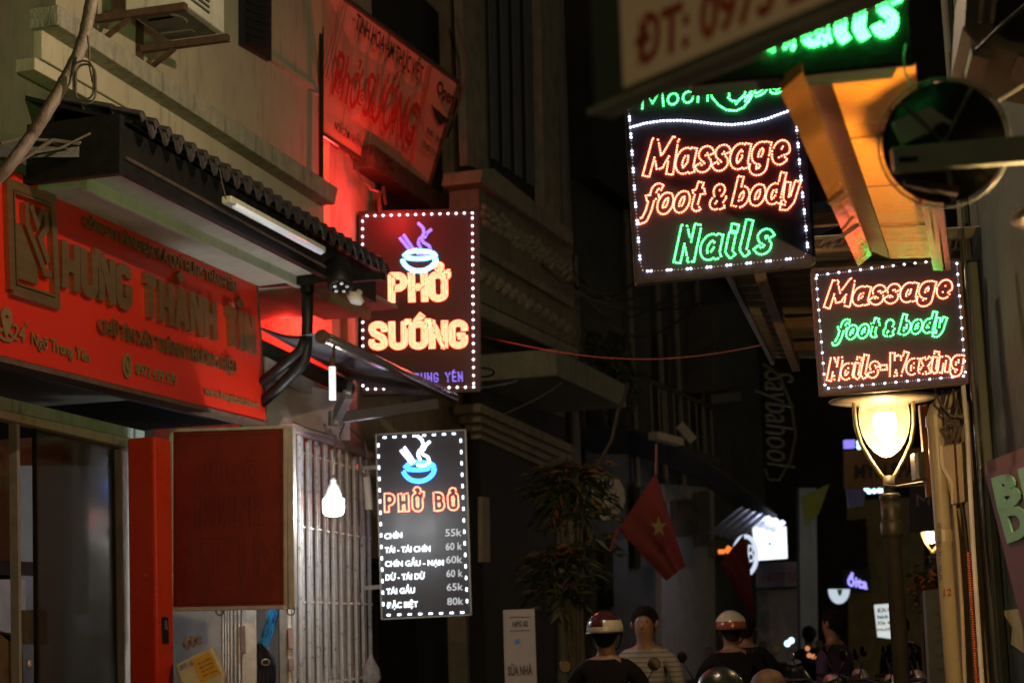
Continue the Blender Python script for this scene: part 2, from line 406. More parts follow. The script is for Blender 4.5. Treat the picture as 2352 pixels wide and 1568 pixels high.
# ================================================================== jeweller's building
_a, _b = at(0, 815, 10.0), at(612, 970, 13.7)
FA = fr2(_a, _b)
def sA(px, py, off=0): return FA.hit(px, py, off)[0]
sR = sA(608, 800)                               # right end of the big sign
zT = FA.hit(589, 655)[1]; zT2 = FA.hit(60, 403)[1]; zB = FA.hit(612, 968)[1]
sC = sA(740, 300, -.1)                          # corner of the upper wall
bld = thing('shop_building', 'cream plastered building with dark pantile awning above the red jeweller signboard', 'building', FA.pt(0, -.1, 0))
b = MB()
b.prism(FA, [(sA(88, 200, -.1), zT+.05), (sC, zT+.05), (sC, 11.5), (sA(88, 200, -.1), 11.5)], -4, -.1)
b.build('wall', M_cream, bld)
b = MB(); b.prism(FA, [(-6, zT+.05), (sA(88, 200, -.1)-.004, zT+.05), (sA(88, 200, -.1)-.004, 11.5), (-6, 11.5)], -4, .02); b.prism(FA, [(-6, -.02), (-1.5, -.02), (-1.5, zT+.04), (-6, zT+.04)], -4, .02)
tag(b.build('neighbour_wall', M_olive), 'dark olive rendered wall at the left edge beside the cream facade', 'wall')
b = MB(); b.pprism(FA, [(134, 10), (777, 432), (770, 470), (134, 57)], -.1, .22); b.build('cornice_fascia', M_fascia, bld, bevel=.008)
b = MB(); b.pprism(FA, [(97, 60), (745, 455), (745, 508), (97, 135)], -.1, .08); b.build('cornice_band', M_cream, bld, bevel=.008)
b = MB(); b.pprism(FA, [(80, 131), (310, 262), (745, 505), (745, 525), (310, 284), (80, 160)], -.1, .15); b.build('cornice_lip', M_cream, bld, bevel=.006)
b = MB(); b.pprism(FA, [(560, 80), (738, 208), (738, 219), (560, 92)], -.1, -.06); b.build('wall_moulding', M_cream, bld)
b = MB(); b.tube([FA.hp(738, -40, -.04), FA.hp(738, 425, -.04)], .022, 8); b.build('corner_pipe', M_black, bld)
# window shutter beyond the air conditioner
b = MB(); b.pprism(FA, [(560, -60), (624, -60), (624, 140), (560, 103)], -.1, -.05); sh = b.build('shutter', M_dark, bld)
for k in range(9):
    y0 = -40+k*18; b = MB(); b.pprism(FA, [(572, y0-32+18), (620, y0), (620, y0+7), (572, y0-25+18)], -.05, -.03); b.build('slat', M_black, sh)
# air conditioner
sa0 = sA(208, 50, -.1); sa1 = sA(315, 117, -.1); za = FA.hit(315, 117, -.1)[1]
ac = thing('air_conditioner', 'white outdoor air conditioning unit on black brackets at top left of cream wall', 'air conditioner', FA.pt(sa0, .2, za))
s0, s1 = sa0+.02, sa1-.02
b = MB(); b.box(FA, s0, s1, .15, .60, za+.035, za+.66); b.build('casing', M_white, ac, bevel=.012)
b = MB(); b.box(FA, s0+.04, s1-.04, .19, .56, za+.022, za+.036); b.lathe(FA.pt((s0+s1)/2-.1, .36, za+.012), [(.13, 0), (.15, .015)], 18); b.box(FA, s0+.12, s0+.16, .2, .44, za+.012, za+.024); b.box(FA, s1-.2, s1-.14, .2, .44, za+.012, za+.024); b.build('underside_panel', M_grey, ac)
for k in range(12): b = MB(); b.box(FA, s0+.06, s1-.26, .602, .62, za+.1+k*.04, za+.112+k*.04); b.build('grille_slat', M_white, ac)
b = MB(); b.box(FA, s0+.05, s1-.25, .601, .604, za+.09, za+.58); b.build('grille_backing', M_dark, ac)
for ss in (sa0, sa1):
    b = MB(); b.box(FA, ss-.025, ss+.025, -.1, .62, za-.02, za+.03); b.bar(FA.pt(ss, -.09, za-.2), FA.pt(ss, .2, za-.02), .03); b.box(FA, ss-.025, ss+.025, -.1, -.06, za-.22, za+.32); b.build('bracket', M_rust, ac)
# soffit of the awning
b = MB(); sq = sA(308, 353, .65)-.03
b = MB(); b.box(FA, sq, sC, -.1, .30, zT, zT+.05); b.build('soffit', M_soffit, bld)
b = MB(); b.box(FA, sq, sC, .30, .345, zT-.03, zT+.06); b.build('soffit_lip', M_soffit, bld, bevel=.005)
b = MB(); b.box(FA, sq, sC, .345, .60, zT+.05, zT+.08); b.build('soffit_board', M_soffit, bld)
# tile awning
so0 = sA(306, 290, .72); so1 = sA(878, 615, .72); zt0 = FA.hit(306, 275, .72)[1]; zt1 = FA.hit(878, 615, .72)[1]
aw = thing('tile_awning', 'narrow awning of dark curved pantiles on black steel running above the red signboard', 'awning', FA.pt(so0, .6, zt0))
b = MB(); b.hexa([FA.pt(so0, .60, zT+.02), FA.pt(so1, .60, zT-.02), FA.pt(so1, .66, zT-.02), FA.pt(so0, .66, zT+.02), FA.pt(so0, .60, zt0-.03), FA.pt(so1, .60, zt1-.03), FA.pt(so1, .66, zt1-.03), FA.pt(so0, .66, zt0-.03)]); b.build('fascia_beam', M_black, aw)
b = MB(); b.hexa([FA.pt(so0-.1, -.1, zt0+.22), FA.pt(so1, -.1, zt1+.2), FA.pt(so1, .70, zt1-.02), FA.pt(so0, .70, zt0-.02), FA.pt(so0-.1, -.1, zt0+.25), FA.pt(so1, -.1, zt1+.23), FA.pt(so1, .70, zt1+.0), FA.pt(so0, .70, zt0+.0)]); b.build('roof_deck', M_black, aw)
b = MB(); b.tube([FA.pt(so0, .67, zT+.11), FA.pt(so1-1.0, .67, zT+.06)], .012, 6); b.build('cable_run', M_rust, aw)
b = MB(); b.box(FA, so0-.06, so0, -.1, .66, zT+.0, zt0+.03); b.build('end_plate', M_black, aw)
# pantile: an S shaped plate with a drooping lip, one mesh shared
def tile_mesh():
    b = MB(); n = 8; wd = .19
    for k in range(n+1):
        x = -wd/2+wd*k/n*1.12; z = .035*math.sin(2*math.pi*k/n)+.0
        for y, dz in ((-.20, .055), (.0, .0), (.02, -.055 - .03*max(0, -math.sin(2*math.pi*k/n)))): b.v.append(Vector((x, y, z+dz)))
    for k in range(n):
        for j in range(2): b.f.append((k*3+j, (k+1)*3+j, (k+1)*3+j+1, k*3+j+1)); b.m.append(0)
    me = bpy.data.meshes.new('tile'); me.from_pydata([tuple(v) for v in b.v], [], b.f); me.materials.append(M_tile); return me
tm = tile_mesh(); nT = 25
for row in range(3):
    for k in range(nT):
        t = (k+.5)/nT; ss = so0+(so1-so0)*t; zz = zt0+(zt1-zt0)*t
        o = bpy.data.objects.new('tile', tm); COL.objects.link(o); o.parent = aw
        off = .76-row*.2; z = zz+.035+row*.058+random.uniform(-.006, .006)
        p = FA.pt(ss, off, z)-ROOT[aw.name]
        m = Matrix(((FA.u.x, FA.n.x, 0, 0), (FA.u.y, FA.n.y, 0, 0), (0, 0, 1, 0), (0, 0, 0, 1))) @ Matrix.Rotation(random.uniform(-.05, .05), 4, 'Z') @ Matrix.Scale((so1-so0)/nT/.19, 4, (1, 0, 0))
        m.translation = p; o.matrix_basis = m
        md = o.modifiers.new('Solidify', 'SOLIDIFY'); md.thickness = .014
# steel arms
b = MB(); b.bar(at(308, 353, 10.32), at(-30, 352, 9.85), .07, .065); b.build('support_beam', M_black, aw)
b = MB(); b.bar(at(588, 652, 13.62), at(880, 634, 13.2), .07, .06); b.build('support_beam', M_black, aw)
# LED batten hung from the awning
p0, p1 = FA.hp(520, 458, .80), FA.hp(738, 575, .80)
lt = thing('batten_light', 'long switched-off white batten light hanging under the pantile awning edge', 'light', p0)
b = MB(); b.bar(p0, p1, .075, .05); b.build('housing', M_white, lt, bevel=.008)
b = MB(); b.tube([p0.lerp(p1, .06)+Vector((0.02, -.03, -.03)), p0.lerp(p1, .97)+Vector((0.02, -.03, -.03))], .022, 10); b.build('tube', emis('tube_sheen_glow', (.9, .93, 1), .35), lt, smooth=True)  # weak emission stands in for the white reflection along the unlit tube
b = MB(); b.tube([p0, p0+Vector((-.03, 0, .12)), p0+Vector((-.045, 0, .22))], .004, 5); b.build('hanger_wire', M_cable, lt)
# CCTV camera under the far arm
c0 = at(776, 612, 13.1)
cc = thing('security_camera', 'black bullet security camera hanging from the awning steel arm', 'camera', c0)
ax = (at(784, 690, 12.9)-at(772, 600, 13.1)).normalized()
b = MB(); b.lathe(c0-ax*.02, [(.045, -.05), (.088, -.02), (.10, .10), (.10, .22), (.085, .235)], 20, axis=ax); b.build('body', M_black, cc, smooth=True)
b = MB(); b.lathe(c0-ax*.02, [(.075, .236), (.075, .24)], 20, axis=ax); fc = b.build('lens_face', mat('lens_black', (.01, .01, .012), .1, noise=0), cc)
for k in range(5):
    a = k*2*math.pi/5; b = MB(); x = ax.cross(Vector((0, 1, 0))).normalized(); y = ax.cross(x)
    b.lathe(c0+(x*math.cos(a)+y*math.sin(a))*.05, [(.016, .22), (.014, .228)], 8, axis=ax); b.build('infrared_led', M_alu, fc)
b = MB(); b.bar(c0+Vector((-.03, 0, .02)), at(742, 605, 13.2), .03); b.lathe(at(738, 600, 13.2), [(.04, -.02), (.04, .02)], 12); b.build('mount', M_black, cc)
jb = thing('bulb_holder', 'small beige plastic bulb holder dangling below the security camera', 'junction box', at(818, 682, 13.2))
b = MB(); b.lathe(at(818, 682, 13.2), [(.02, -.06), (.07, -.03), (.075, 0), (.03, .03), (.025, .06)], 14, axis=(.5, .2, .8)); b.build('cap', M_white, jb, smooth=True)
b = MB(); b.tube([at(818, 682, 13.2), at(800, 660, 13.2), at(790, 640, 13.2)], .008, 6); b.build('cable', M_cable, jb)
# thick taped conduit and the cable coil
pts = [(214, -20, 8.9), (205, 30, 8.9), (195, 80, 8.9), (178, 130, 8.85), (152, 180, 8.8), (124, 230, 8.75), (98, 272, 8.7), (72, 312, 8.7), (45, 350, 8.65), (15, 388, 8.6), (-30, 430, 8.6)]
pp = [at(*p) for p in pts]; sm = []
for k in range(len(pp)-1):
    for j in range(6): sm.append(pp[k].lerp(pp[k+1], j/6))
b = MB(); b.tube(sm+[pp[-1]], [.034+(.0025 if (k % 5 == 0) else 0) for k in range(len(sm))]+[.034], 12)
cn = thing('power_conduit', 'thick taped grey cable conduit curving down across the upper left corner', 'conduit', pp[5])
b.build('sleeve', M_conduit, cn, smooth=True)
b = MB()
for off in ((0, 0), (5, 8)):
    b.tube([at(192+off[0]+26*math.sin(t)+3*math.sin(3*t), 185+off[1]-45*math.cos(t), 8.75) for t in [i*2*math.pi/24 for i in range(25)]], .0065, 6)
b.tube([at(201, 82, 8.8), at(206, 120, 8.8), at(205, 150, 8.78), at(213, 190, 8.76)], .006, 6)
tag(b.build('cable_coil', M_cable), 'loop of thin black cable tied to the thick taped conduit at upper left', 'cable')
b = MB()
b.tube([at(-5, 400, 8.9), at(60, 360, 9.3), at(120, 322, 9.8), at(180, 330, 10.1), at(240, 300, 10.2)], .012, 6)
b.tube([at(10, 395, 8.9), at(80, 350, 9.3), at(140, 340, 9.8), at(210, 305, 10.1)], .008, 6)
b.tube([at(0, 330, 9.2), at(50, 318, 9.5), at(110, 322, 9.8), at(160, 345, 10.1)], .009, 6)
tag(b.build('loose_wires', M_cable), 'tangle of loose brown wires running from conduit under the pantile awning', 'wire')

# ------------------------------------------------------------------ the big red sign
sgn = thing('shop_signboard', 'long glowing red jeweller signboard with raised gold letters and square logo', 'sign', FA.pt(sR/2, 0, zB))
b = MB(); b.pprism(FA, [(-60, 332), (589, 655), (612, 968), (-60, 800)], -.14, 0); b.build('panel', M_red, sgn)
b = MB(); b.pprism(FA, [(-60, 801), (612, 969), (612, 977), (-60, 815)], -.14, .02); b.build('bottom_trim', M_rust, sgn)
b = MB(); b.pprism(FA, [(589, 655), (593, 655), (616, 977), (612, 968)], -.14, .004); b.build('end_trim', M_rust, sgn)
def ql(*px): return fquad(FA, .001, px)
raised_text('HƯNG THÀNH TÍN', ql((139, 553), (572, 728), (576, 812), (140, 662)), M_gold, sgn, .040, .034, gap=.25, space=.42)
ftext('CÔNG TY VÀNG BẠC ĐÁ QUÝ HƯNG THÀNH TÍN', ql((184, 495), (535, 649), (535, 673), (186, 521)), M_gold, sgn, depth=.01, extrude=.02, offset=.012)
ftext('CHỮ TÍN XÂY THÀNH THƯƠNG HIỆU', ql((219, 731), (535, 830), (536, 858), (221, 763)), M_gold, sgn, depth=.01, extrude=.02, offset=.016)
M_gold2 = mat('gold_vinyl', (.20, .12, .05), .5, noise=.1)
ftext('24', ql((25, 742), (54, 751), (54, 787), (25, 778)), M_gold2, sgn, depth=.006, extrude=.008, offset=.014)
ftext('A', ql((54, 737), (61, 739), (61, 752), (54, 750)), M_gold2, sgn, depth=.006, extrude=.006)
ftext('Ngõ Trung Yên', ql((69, 762), (202, 806), (202, 832), (69, 791)), M_gold2, sgn, depth=.006, extrude=.008, offset=.006)
ftext('0972 499 979', ql((309, 833), (402, 861), (402, 887), (309, 858)), M_gold2, sgn, depth=.006, extrude=.008, offset=.008)
ftext('www.hungthanhtin.vn', ql((467, 885), (590, 921), (590, 938), (467, 906)), M_gold2, sgn, depth=.006, extrude=.008)
# telephone mark and map pin
q = ql((280, 812), (298, 817), (298, 868), (280, 863)); b = MB()
cir = [(q.w*(.5+.45*math.cos(t)), q.h*(.5+.48*math.sin(t))) for t in [i*math.pi/10 for i in range(21)]]
ribbon(b, cir, .012, q, .002, .014); ribbon(b, [(q.w*.4, q.h*.72), (q.w*.35, q.h*.5), (q.w*.62, q.h*.28)], .014, q, .002, .018); b.build('telephone_mark', M_gold2, sgn)
q = ql((-5, 700), (22, 712), (22, 790), (-5, 780)); b = MB()
ribbon(b, [(q.w*(.5+.32*math.cos(t)), q.h*(.74+.16*math.sin(t))) for t in [i*math.pi/8 for i in range(17)]], .022, q, .002, .014)
ribbon(b, [(q.w*.22, q.h*.62), (q.w*.5, q.h*.3), (q.w*.78, q.h*.62)], .024, q, .002, .016)
ribbon(b, [(q.w*(.5+.62*math.cos(t)), q.h*(.2+.14*math.sin(t))) for t in [i*math.pi/8 for i in range(17)]], .011, q, .002, .012); b.build('map_pin_mark', M_gold2, sgn)
# square logo
q = ql((4, 408), (115, 449), (127, 712), (12, 676))
def rect(q, m, wd, d0, d1, b):
    x0, x1, y0, y1 = m*q.h, q.w-m*q.h*.7, m*q.h, q.h-m*q.h
    sk = q.P(0, 1)-q.c[3]
    def sh(x, y): p = q.P(x/q.w, y/q.h)-q.c[3]; return (p.dot(q.xx), p.dot(q.yy))
    ribbon(b, [sh(x0, y0), sh(x0, y1), sh(x1, y1), sh(x1, y0), sh(x0, y0)], wd, q, d0, d1)
b = MB(); rect(q, .045, .030, .001, .035, b); b.build('logo_frame', M_gold, sgn)
b = MB(); rect(q, .105, .007, .001, .04, b); b.build('logo_inner_frame', M_gold, sgn)
q2 = Quad(q.P(.18, .84), q.P(.84, .84), q.P(.84, .16), q.P(.18, .16))
def l2(pts): return [((q2.P(x, y)-q2.c[3]).dot(q2.xx), (q2.P(x, y)-q2.c[3]).dot(q2.yy)) for x, y in pts]
b = MB(); f = [(0, .70), (.14, .70), (.60, .20), (.60, 0), (0, 0)]
pb = [q2.P(x, y, .002) for x, y in f]; pt_ = [q2.P(x, y, .03) for x, y in f]
b.face(pt_); [b.face([pb[k], pb[(k+1) % 5], pt_[(k+1) % 5], pt_[k]]) for k in range(5)]; b.build('logo_field', M_gold, sgn)
b = MB(); ribbon(b, l2([(.30, 1), (.30, .72), (.80, .18), (1.0, .18)]), .024, q2, .002, .04)
ribbon(b, l2([(.44, .98), (.62, .76), (.80, .98)]), .022, q2, .002, .038); ribbon(b, l2([(.92, .98), (.92, .76), (.70, .60), (.94, .32)]), .024, q2, .002, .036); b.build('logo_monogram', M_gold, sgn)

# ------------------------------------------------------------------ recess under the sign
FD = -.55
zL0 = FA.hit(0, 945, FD)[1]; zL1 = FA.hit(330, 1030, FD)[1]
rec = thing('jeweller_shopfront', 'dim glass shopfront with white post and slatted shutter box under the red signboard', 'shopfront', FA.pt(.6, FD, 0))
for k in range(16):
    t = k/16; o0 = -.14-.38*t; z = zB+.05+.0*t
    b = MB(); b.box(FA, -1.6, sR, o0-.020, o0, z, z+.02+.01*(k % 2)); b.build('shutter_slat', M_black, rec)
b = MB(); b.box(FA, -1.6, sR, -.55, -.10, zB+.085, zB+.1); b.build('soffit_backing', M_dark, rec)
sL1 = sA(332, 1030, FD)
b = MB(); b.box(FA, sR+.0, sR+.04, -3, -.145, 3.2, zT+.045); b.build('light_block', M_dark, rec)  # hidden panel added to keep the red light out of the recess
M_greenwall = mat('pale_green_paint', (.34, .40, .32), .8, noise=.25, scale=3, stain=((.02, .02, .02), .95))
b = MB(); b.pprism(FA, [(-40, 900), (332, 990), (332, 1013), (-40, 930)], FD-.1, FD-.02); b.build('upper_band', M_greenwall, rec)
b = MB(); b.pprism(FA, [(-40, 930), (332, 1013), (332, 1036), (-40, 950)], FD-.1, FD); b.build('lintel', M_cream, rec, bevel=.01)
b = MB(); b.pprism(FA, [(280, 1030), (330, 1036), (337, 1700), (290, 1700)], FD-.12, FD-.02); b.build('white_post', M_white, rec, bevel=.008)
for y in (1205, 1300):
    p = FA.hp(302, y, FD-.015); b = MB(); b.lathe(p, [(.012, 0), (.01, .006)], 8, axis=FA.n); b.build('screw', M_grey, rec)
M_glass = mat('door_glass', (.03, .04, .03), .12, noise=.05, alpha=.72, spec=.7, bump=0)
b = MB(); b.pprism(FA, [(84, 962), (284, 1030), (292, 1700), (92, 1700)], FD-.09, FD-.08); b.build('door_glass', M_glass, rec)
b = MB(); b.pprism(FA, [(38, 962), (45, 964), (52, 1700), (46, 1700)], FD-.1, FD-.04); b.build('door_edge', M_alu, rec)
b = MB(); b.pprism(FA, [(82, 975), (85, 976), (92, 1700), (88, 1700)], FD-.09, FD-.06); b.build('door_edge', M_black, rec)
p = FA.hp(66, 1525, FD-.04); b = MB(); b.lathe(p, [(.03, 0), (.035, .01), (.02, .02)], 14, axis=FA.n); b.build('door_lock', M_alu, rec, smooth=True)
b = MB(); b.box(FA, -3.5, sL1+1.0, -3.2, -3.1, 0, 3.4); b.box(FA, -3.5, sL1, -3.1, FD-.12, 3.3, 3.36); b.build('back_wall', mat('interior_wall', (.16, .15, .12), .8), rec)
b = MB(); b.pprism(FA, [(-40, 1285), (86, 1290), (86, 1322), (-40, 1315)], -1.4, -1.36); b.build('shelf', M_black, rec)
b = MB(); b.pprism(FA, [(56, 1400), (108, 1400), (110, 1478), (62, 1478)], -1.2, -1.1); b.build('display_card', mat('pale_card', (.6, .6, .42), .7), rec)
b = MB(); b.pprism(FA, [(-40, 1470), (0, 1455), (52, 1495), (56, 1700), (-40, 1700)], -1.5, -.9); b.build('display_cabinet', mat('brown_wood', (.16, .10, .05), .6), rec)
b = MB(); b.pprism(FA, [(-40, 1330), (60, 1330), (60, 1460), (-40, 1440)], -1.9, -1.8); b.build('inner_panel', mat('grey_panel', (.35, .33, .3), .7), rec)
b = MB(); b.pprism(FA, [(330, 990), (353, 985), (356, 1700), (337, 1700)], FD-.3, FD-.25); b.build('dark_gap', M_dark, rec)
# red pillar
RP = fr2(at(354, 1200, 12.15), at(402, 1200, 12.35))
pl = thing('red_pillar', 'narrow red painted metal pillar with black lock beside the white door post', 'pillar', at(378, 1500, 12.3))
b = MB(); b.pprism(RP, [(353, 1000), (394, 1010), (404, 1700), (362, 1700)], -.25, 0); b.build('post', mat('red_gloss_paint', (.55, .035, .008), .3, noise=.12), pl, bevel=.02)
b = MB(); b.pprism(RP, [(373, 1416), (387, 1416), (389, 1476), (375, 1476)], .001, .012); lk = b.build('lock_plate', M_black, pl, bevel=.004)
b = MB(); b.pprism(RP, [(379, 1424), (384, 1424), (386, 1445), (380, 1445)], .012, .022); b.build('key_slot', M_grey, lk)
# unlit box sign facing up the alley
FB = Fr((at(520, 1200, 12.6).x, at(520, 1200, 12.6).y), R(92))
bx = thing('box_sign', 'large dark red unlit box sign in aluminium frame beside the folding grille', 'sign', FB.hp(520, 1395))
b = MB(); b.pprism(FB, [(392, 989), (656, 982), (656, 1392), (393, 1396)], -.13, 0); b.build('panel', mat('unlit_red_board', (.17, .016, .008), .28, noise=.3, scale=2, bump=.03, stain=((.07, .02, .012), .8)), bx)
for px in ([(388, 985), (656, 976), (656, 984), (396, 992)], [(388, 985), (397, 992), (397, 1395), (388, 1403)], [(388, 1403), (396, 1394), (650, 1389), (662, 1398)], [(650, 984), (658, 976), (660, 1398), (651, 1390)]):
    b = MB(); b.pprism(FB, px, -.14, .012); b.build('frame', M_alu, bx, bevel=.003)
b = MB(); o0 = FB.hit(659, 1200)[0]; z0 = FB.hit(659, 1397)[1]; z1 = FB.hit(659, 978)[1]; b.box(FB, o0+.004, o0+.05, -.14, -.004, z0, z1); b.build('side_rail', M_alu, bx, bevel=.004)
M_dot = mat('unlit_led', (.10, .035, .03), .3, noise=0, bump=0)
for tx, pq in (('HUNG', [(455, 1065), (590, 1060), (590, 1105), (455, 1110)]), ('THANH', [(445, 1145), (600, 1140), (600, 1200), (445, 1205)]), ('TIN', [(470, 1240), (640, 1236), (640, 1310), (470, 1314)])):
    led_text(tx, fquad(FB, .001, pq), M_dot, bx, [.018], .018, .018, .0035)
b = MB(); qd = fquad(FB, 0, [(404, 1000), (645, 994), (645, 1380), (404, 1386)])
for k in range(60):
    for aa, bb in ((k/60, 0), (k/60, 1), (0, k/60), (1, k/60)): dome(b, qd.P(aa, bb, .002), qd.n, qd.xx, .004, .003)
b.build('border_leds', M_dot, bx, kind='stuff')
for x in (505, 668): b = MB(); b.tube([FB.hp(x+9*math.cos(t), 1403+9*math.sin(t), -.05) for t in [i*math.pi/6 for i in range(13)]], .006, 6); b.build('hook', M_grey, bx)

# ------------------------------------------------------------------ folding grille
FG = fr2(at(668, 1200, 13.55), at(845, 1200, 15.9))
gr = thing('folding_grille', 'tall pale steel folding grille catching the light of the hanging bulb', 'grille', FG.pt(1, 0, 0))
zg0 = FG.hit(668, 992)[1]; sg1 = FG.hit(845, 1200)[0]
M_steel = mat('pale_worn_steel', (.60, .58, .54), .3, metal=.45, noise=.25, scale=15, bump=.1)
b = MB(); b.box(FG, -.1, sg1+.03, -.06, .06, zg0-.005, zg0+.06); b.build('top_rail', mat('pink_primer_steel', (.38, .25, .22), .45, metal=.3, noise=.2), gr, bevel=.006)
nb = 20
for k in range(nb):
    ss = .03+sg1*(k+.2)/nb
    b = MB(); b.box(FG, ss-.022, ss+.022, -.012+.02*(k % 2), .016+.02*(k % 2), .02, zg0-.01-.03*(k % 3 == 0)); b.build('bar', M_steel, gr, bevel=.004)
for zz in (.5, 1.1, 1.75, 2.35, 2.95):
    for k in range(nb-1):
        ss = .03+sg1*(k+.2)/nb; dz = .10 if k % 2 else -.10
        b = MB(); b.bar(FG.pt(ss, -.03, zz-dz), FG.pt(ss+sg1/nb, -.03, zz+dz), .008, .022); b.build('lattice_link', M_steel, gr)
    b = MB()
    for k in range(nb): b.lathe(FG.pt(.03+sg1*(k+.2)/nb, .02+.02*(k % 2), zz), [(.011, 0), (.006, .012)], 6, axis=FG.n)
    b.build('rivet_row', M_steel, gr, kind='stuff')
# stacked leaf of the grille behind the box sign, posts of the doorway
FG2 = Fr((at(560, 1450, 13.4).x, at(560, 1450, 13.4).y), R(70))
lf = thing('folded_gate_leaf', 'bunched steel grille leaf and posts seen below the dark red box sign', 'gate', FG2.pt(0, 0, 0))
for x, wpx, mm in ((512, 4, M_steel), (518, 4, M_steel), (524, 4, M_steel), (531, 5, M_alu), (540, 5, M_alu), (549, 5, M_steel), (563, 3, M_grey), (572, 34, M_alu), (652, 22, M_grey), (664, 10, M_steel), (1, 0, None)):
    if mm is None: continue
    s_ = FG2.hit(x, 1480)[0]; b = MB(); b.box(FG2, s_-wpx*.0017, s_+wpx*.0017, -.03, .01, 0, 2.3); b.build('post', mm, lf, bevel=.004)
for x, y0, y1 in ((667, 1440, 1490), (558, 1435, 1500), (668, 1510, 1540)):
    b = MB(); b.bar(FG2.hp(x, y0, .03), FG2.hp(x+2, y1, .03), .04, .03); b.build('latch', mat('pink_primer_steel', ()), lf, bevel=.004)
b = MB(); b.box(FG2, -1.6, 1.3, -1.9, -1.85, 0, 3.0); tag(b.build('inner_wall', mat('bright_inner_wall', (.5, .52, .52), .8, noise=.08)), 'pale interior wall seen through the gap under the box sign', 'wall')
# blue shirt and black bag hanging inside
sx = FG2.hit(618, 1430, -.35)[0]
cl = thing('hanging_shirt', 'bright blue shirt hanging in the gap under the box sign', 'clothing', FG2.hp(618, 1402, -.35))
def cloth_strip(px, fr, off, mt, name, parent, wob=.03, n=10):
    b = MB(); rows = []
    for k, (xl, xr, y) in enumerate(px):
        row = []
        for j in range(n+1):
            x = xl+(xr-xl)*j/n; row.append(len(b.v)); b.v.append(fr.hp(x, y, off)+fr.n*(wob*math.sin(j*1.7+k*1.1)+wob*.5*math.sin(j*3.1-k)))
        rows.append(row)
    for k in range(len(rows)-1):
        for j in range(n): b.f.append((rows[k][j], rows[k][j+1], rows[k+1][j+1], rows[k+1][j])); b.m.append(0)
    o = b.build(name, mt, parent, smooth=True); md = o.modifiers.new('Solidify', 'SOLIDIFY'); md.thickness = .012; return o
cloth_strip([(618, 640, 1398), (612, 638, 1415), (608, 634, 1432), (602, 628, 1450), (598, 622, 1465), (594, 616, 1480), (592, 606, 1495), (596, 604, 1510)], FG2, -.35, mat('blue_cotton', (.03, .28, .55), .8, noise=.3), 'body', cl)
bg_ = thing('black_bag', 'black shoulder bag with metal buckle hanging below the blue shirt', 'bag', FG2.hp(608, 1530, -.3))
cloth_strip([(588, 602, 1478), (588, 618, 1492), (588, 628, 1510), (588, 631, 1530), (588, 632, 1560), (590, 630, 1600)], FG2, -.28, mat('black_nylon', (.012, .012, .016), .6), 'body', bg_, .02)
b = MB(); b.tube([FG2.hp(610+9*math.cos(t), 1520+7*math.sin(t), -.22) for t in [i*math.pi/6 for i in range(13)]], .006, 6); b.build('buckle', M_alu, bg_)
# plastic box with yellow label
bc = at(455, 1535, 12.1); FX = Fr((bc.x, bc.y), R(88))
pb_ = thing('plastic_tub', 'tilted cream plastic meter box with yellow label hanging beside the red pillar', 'box', bc)
b = MB(); b.pprism(FX, [(400, 1527), (487, 1482), (518, 1551), (512, 1590), (430, 1620)], -.12, 0); b.build('shell', mat('yellowed_plastic', (.52, .46, .27), .45, noise=.15), pb_, bevel=.02)
b = MB(); b.pprism(FX, [(440, 1514), (480, 1495), (508, 1545), (462, 1568)], .001, .003); lb = b.build('label', mat('yellow_label', (.62, .34, .03), .6), pb_)
M_ink = mat('dark_ink', (.03, .02, .02), .6, noise=0); M_blue = mat('blue_ink', (.03, .12, .35), .6, noise=0)
ftext('0971.16', fquad(FX, .004, [(411, 1528), (440, 1514), (444, 1526), (415, 1540)]), M_blue, pb_, depth=.001)
for k in range(4):
    y = 1522+k*9; ftext('giao hàng' if k % 2 else 'tận nơi 24/7', fquad(FX, .004, [(453+k*4, y), (482+k*5, y-13), (484+k*5, y-9), (455+k*4, y+4)]), M_ink, lb, depth=.001)
b = MB(); [b.tube([at(430+i*14, 1486-i*6, 12.1), at(425+i*14, 1478-i*4, 12.15), at(432+i*13, 1464, 12.2)], .02, 8) for i in range(3)]; b.build('cable_glands', M_conduit, pb_)
# hanging clear bag
bb = at(852, 1530, 15.3); b = MB(); b.lathe(bb, [(.01, .12), (.03, .06), (.075, -.02), (.09, -.1), (.05, -.17)], 12, flat=.7)
o = b.build('plastic_bag', mat('clear_plastic', (.5, .48, .45), .2, alpha=.6, noise=.5, scale=30, bump=.9), None, smooth=True); tag(o, 'crumpled clear plastic bag hung at the right end of the grille', 'bag')

# ------------------------------------------------------------------ drain pipes
dp = thing('drain_pipe', 'black drain pipe branching down in front of the red lit wall', 'pipe', at(705, 740, 13.55))
b = MB(); b.tube([at(706, 650, 13.55), at(706, 740, 13.55), at(704, 800, 13.55), at(700, 825, 13.55), at(688, 842, 13.55), at(640, 890, 13.6), at(600, 925, 13.65)], .047, 12); b.build('main_pipe', M_black, dp, smooth=True)
b = MB(); b.tube([at(700, 780, 13.52), at(690, 805, 13.52), at(650, 838, 13.55), at(600, 880, 13.6)], .043, 12); b.build('branch_pipe', M_black, dp, smooth=True)
b = MB(); b.tube([at(706, 655, 13.55), at(706, 672, 13.55)], .054, 12); b.build('collar', M_black, dp)

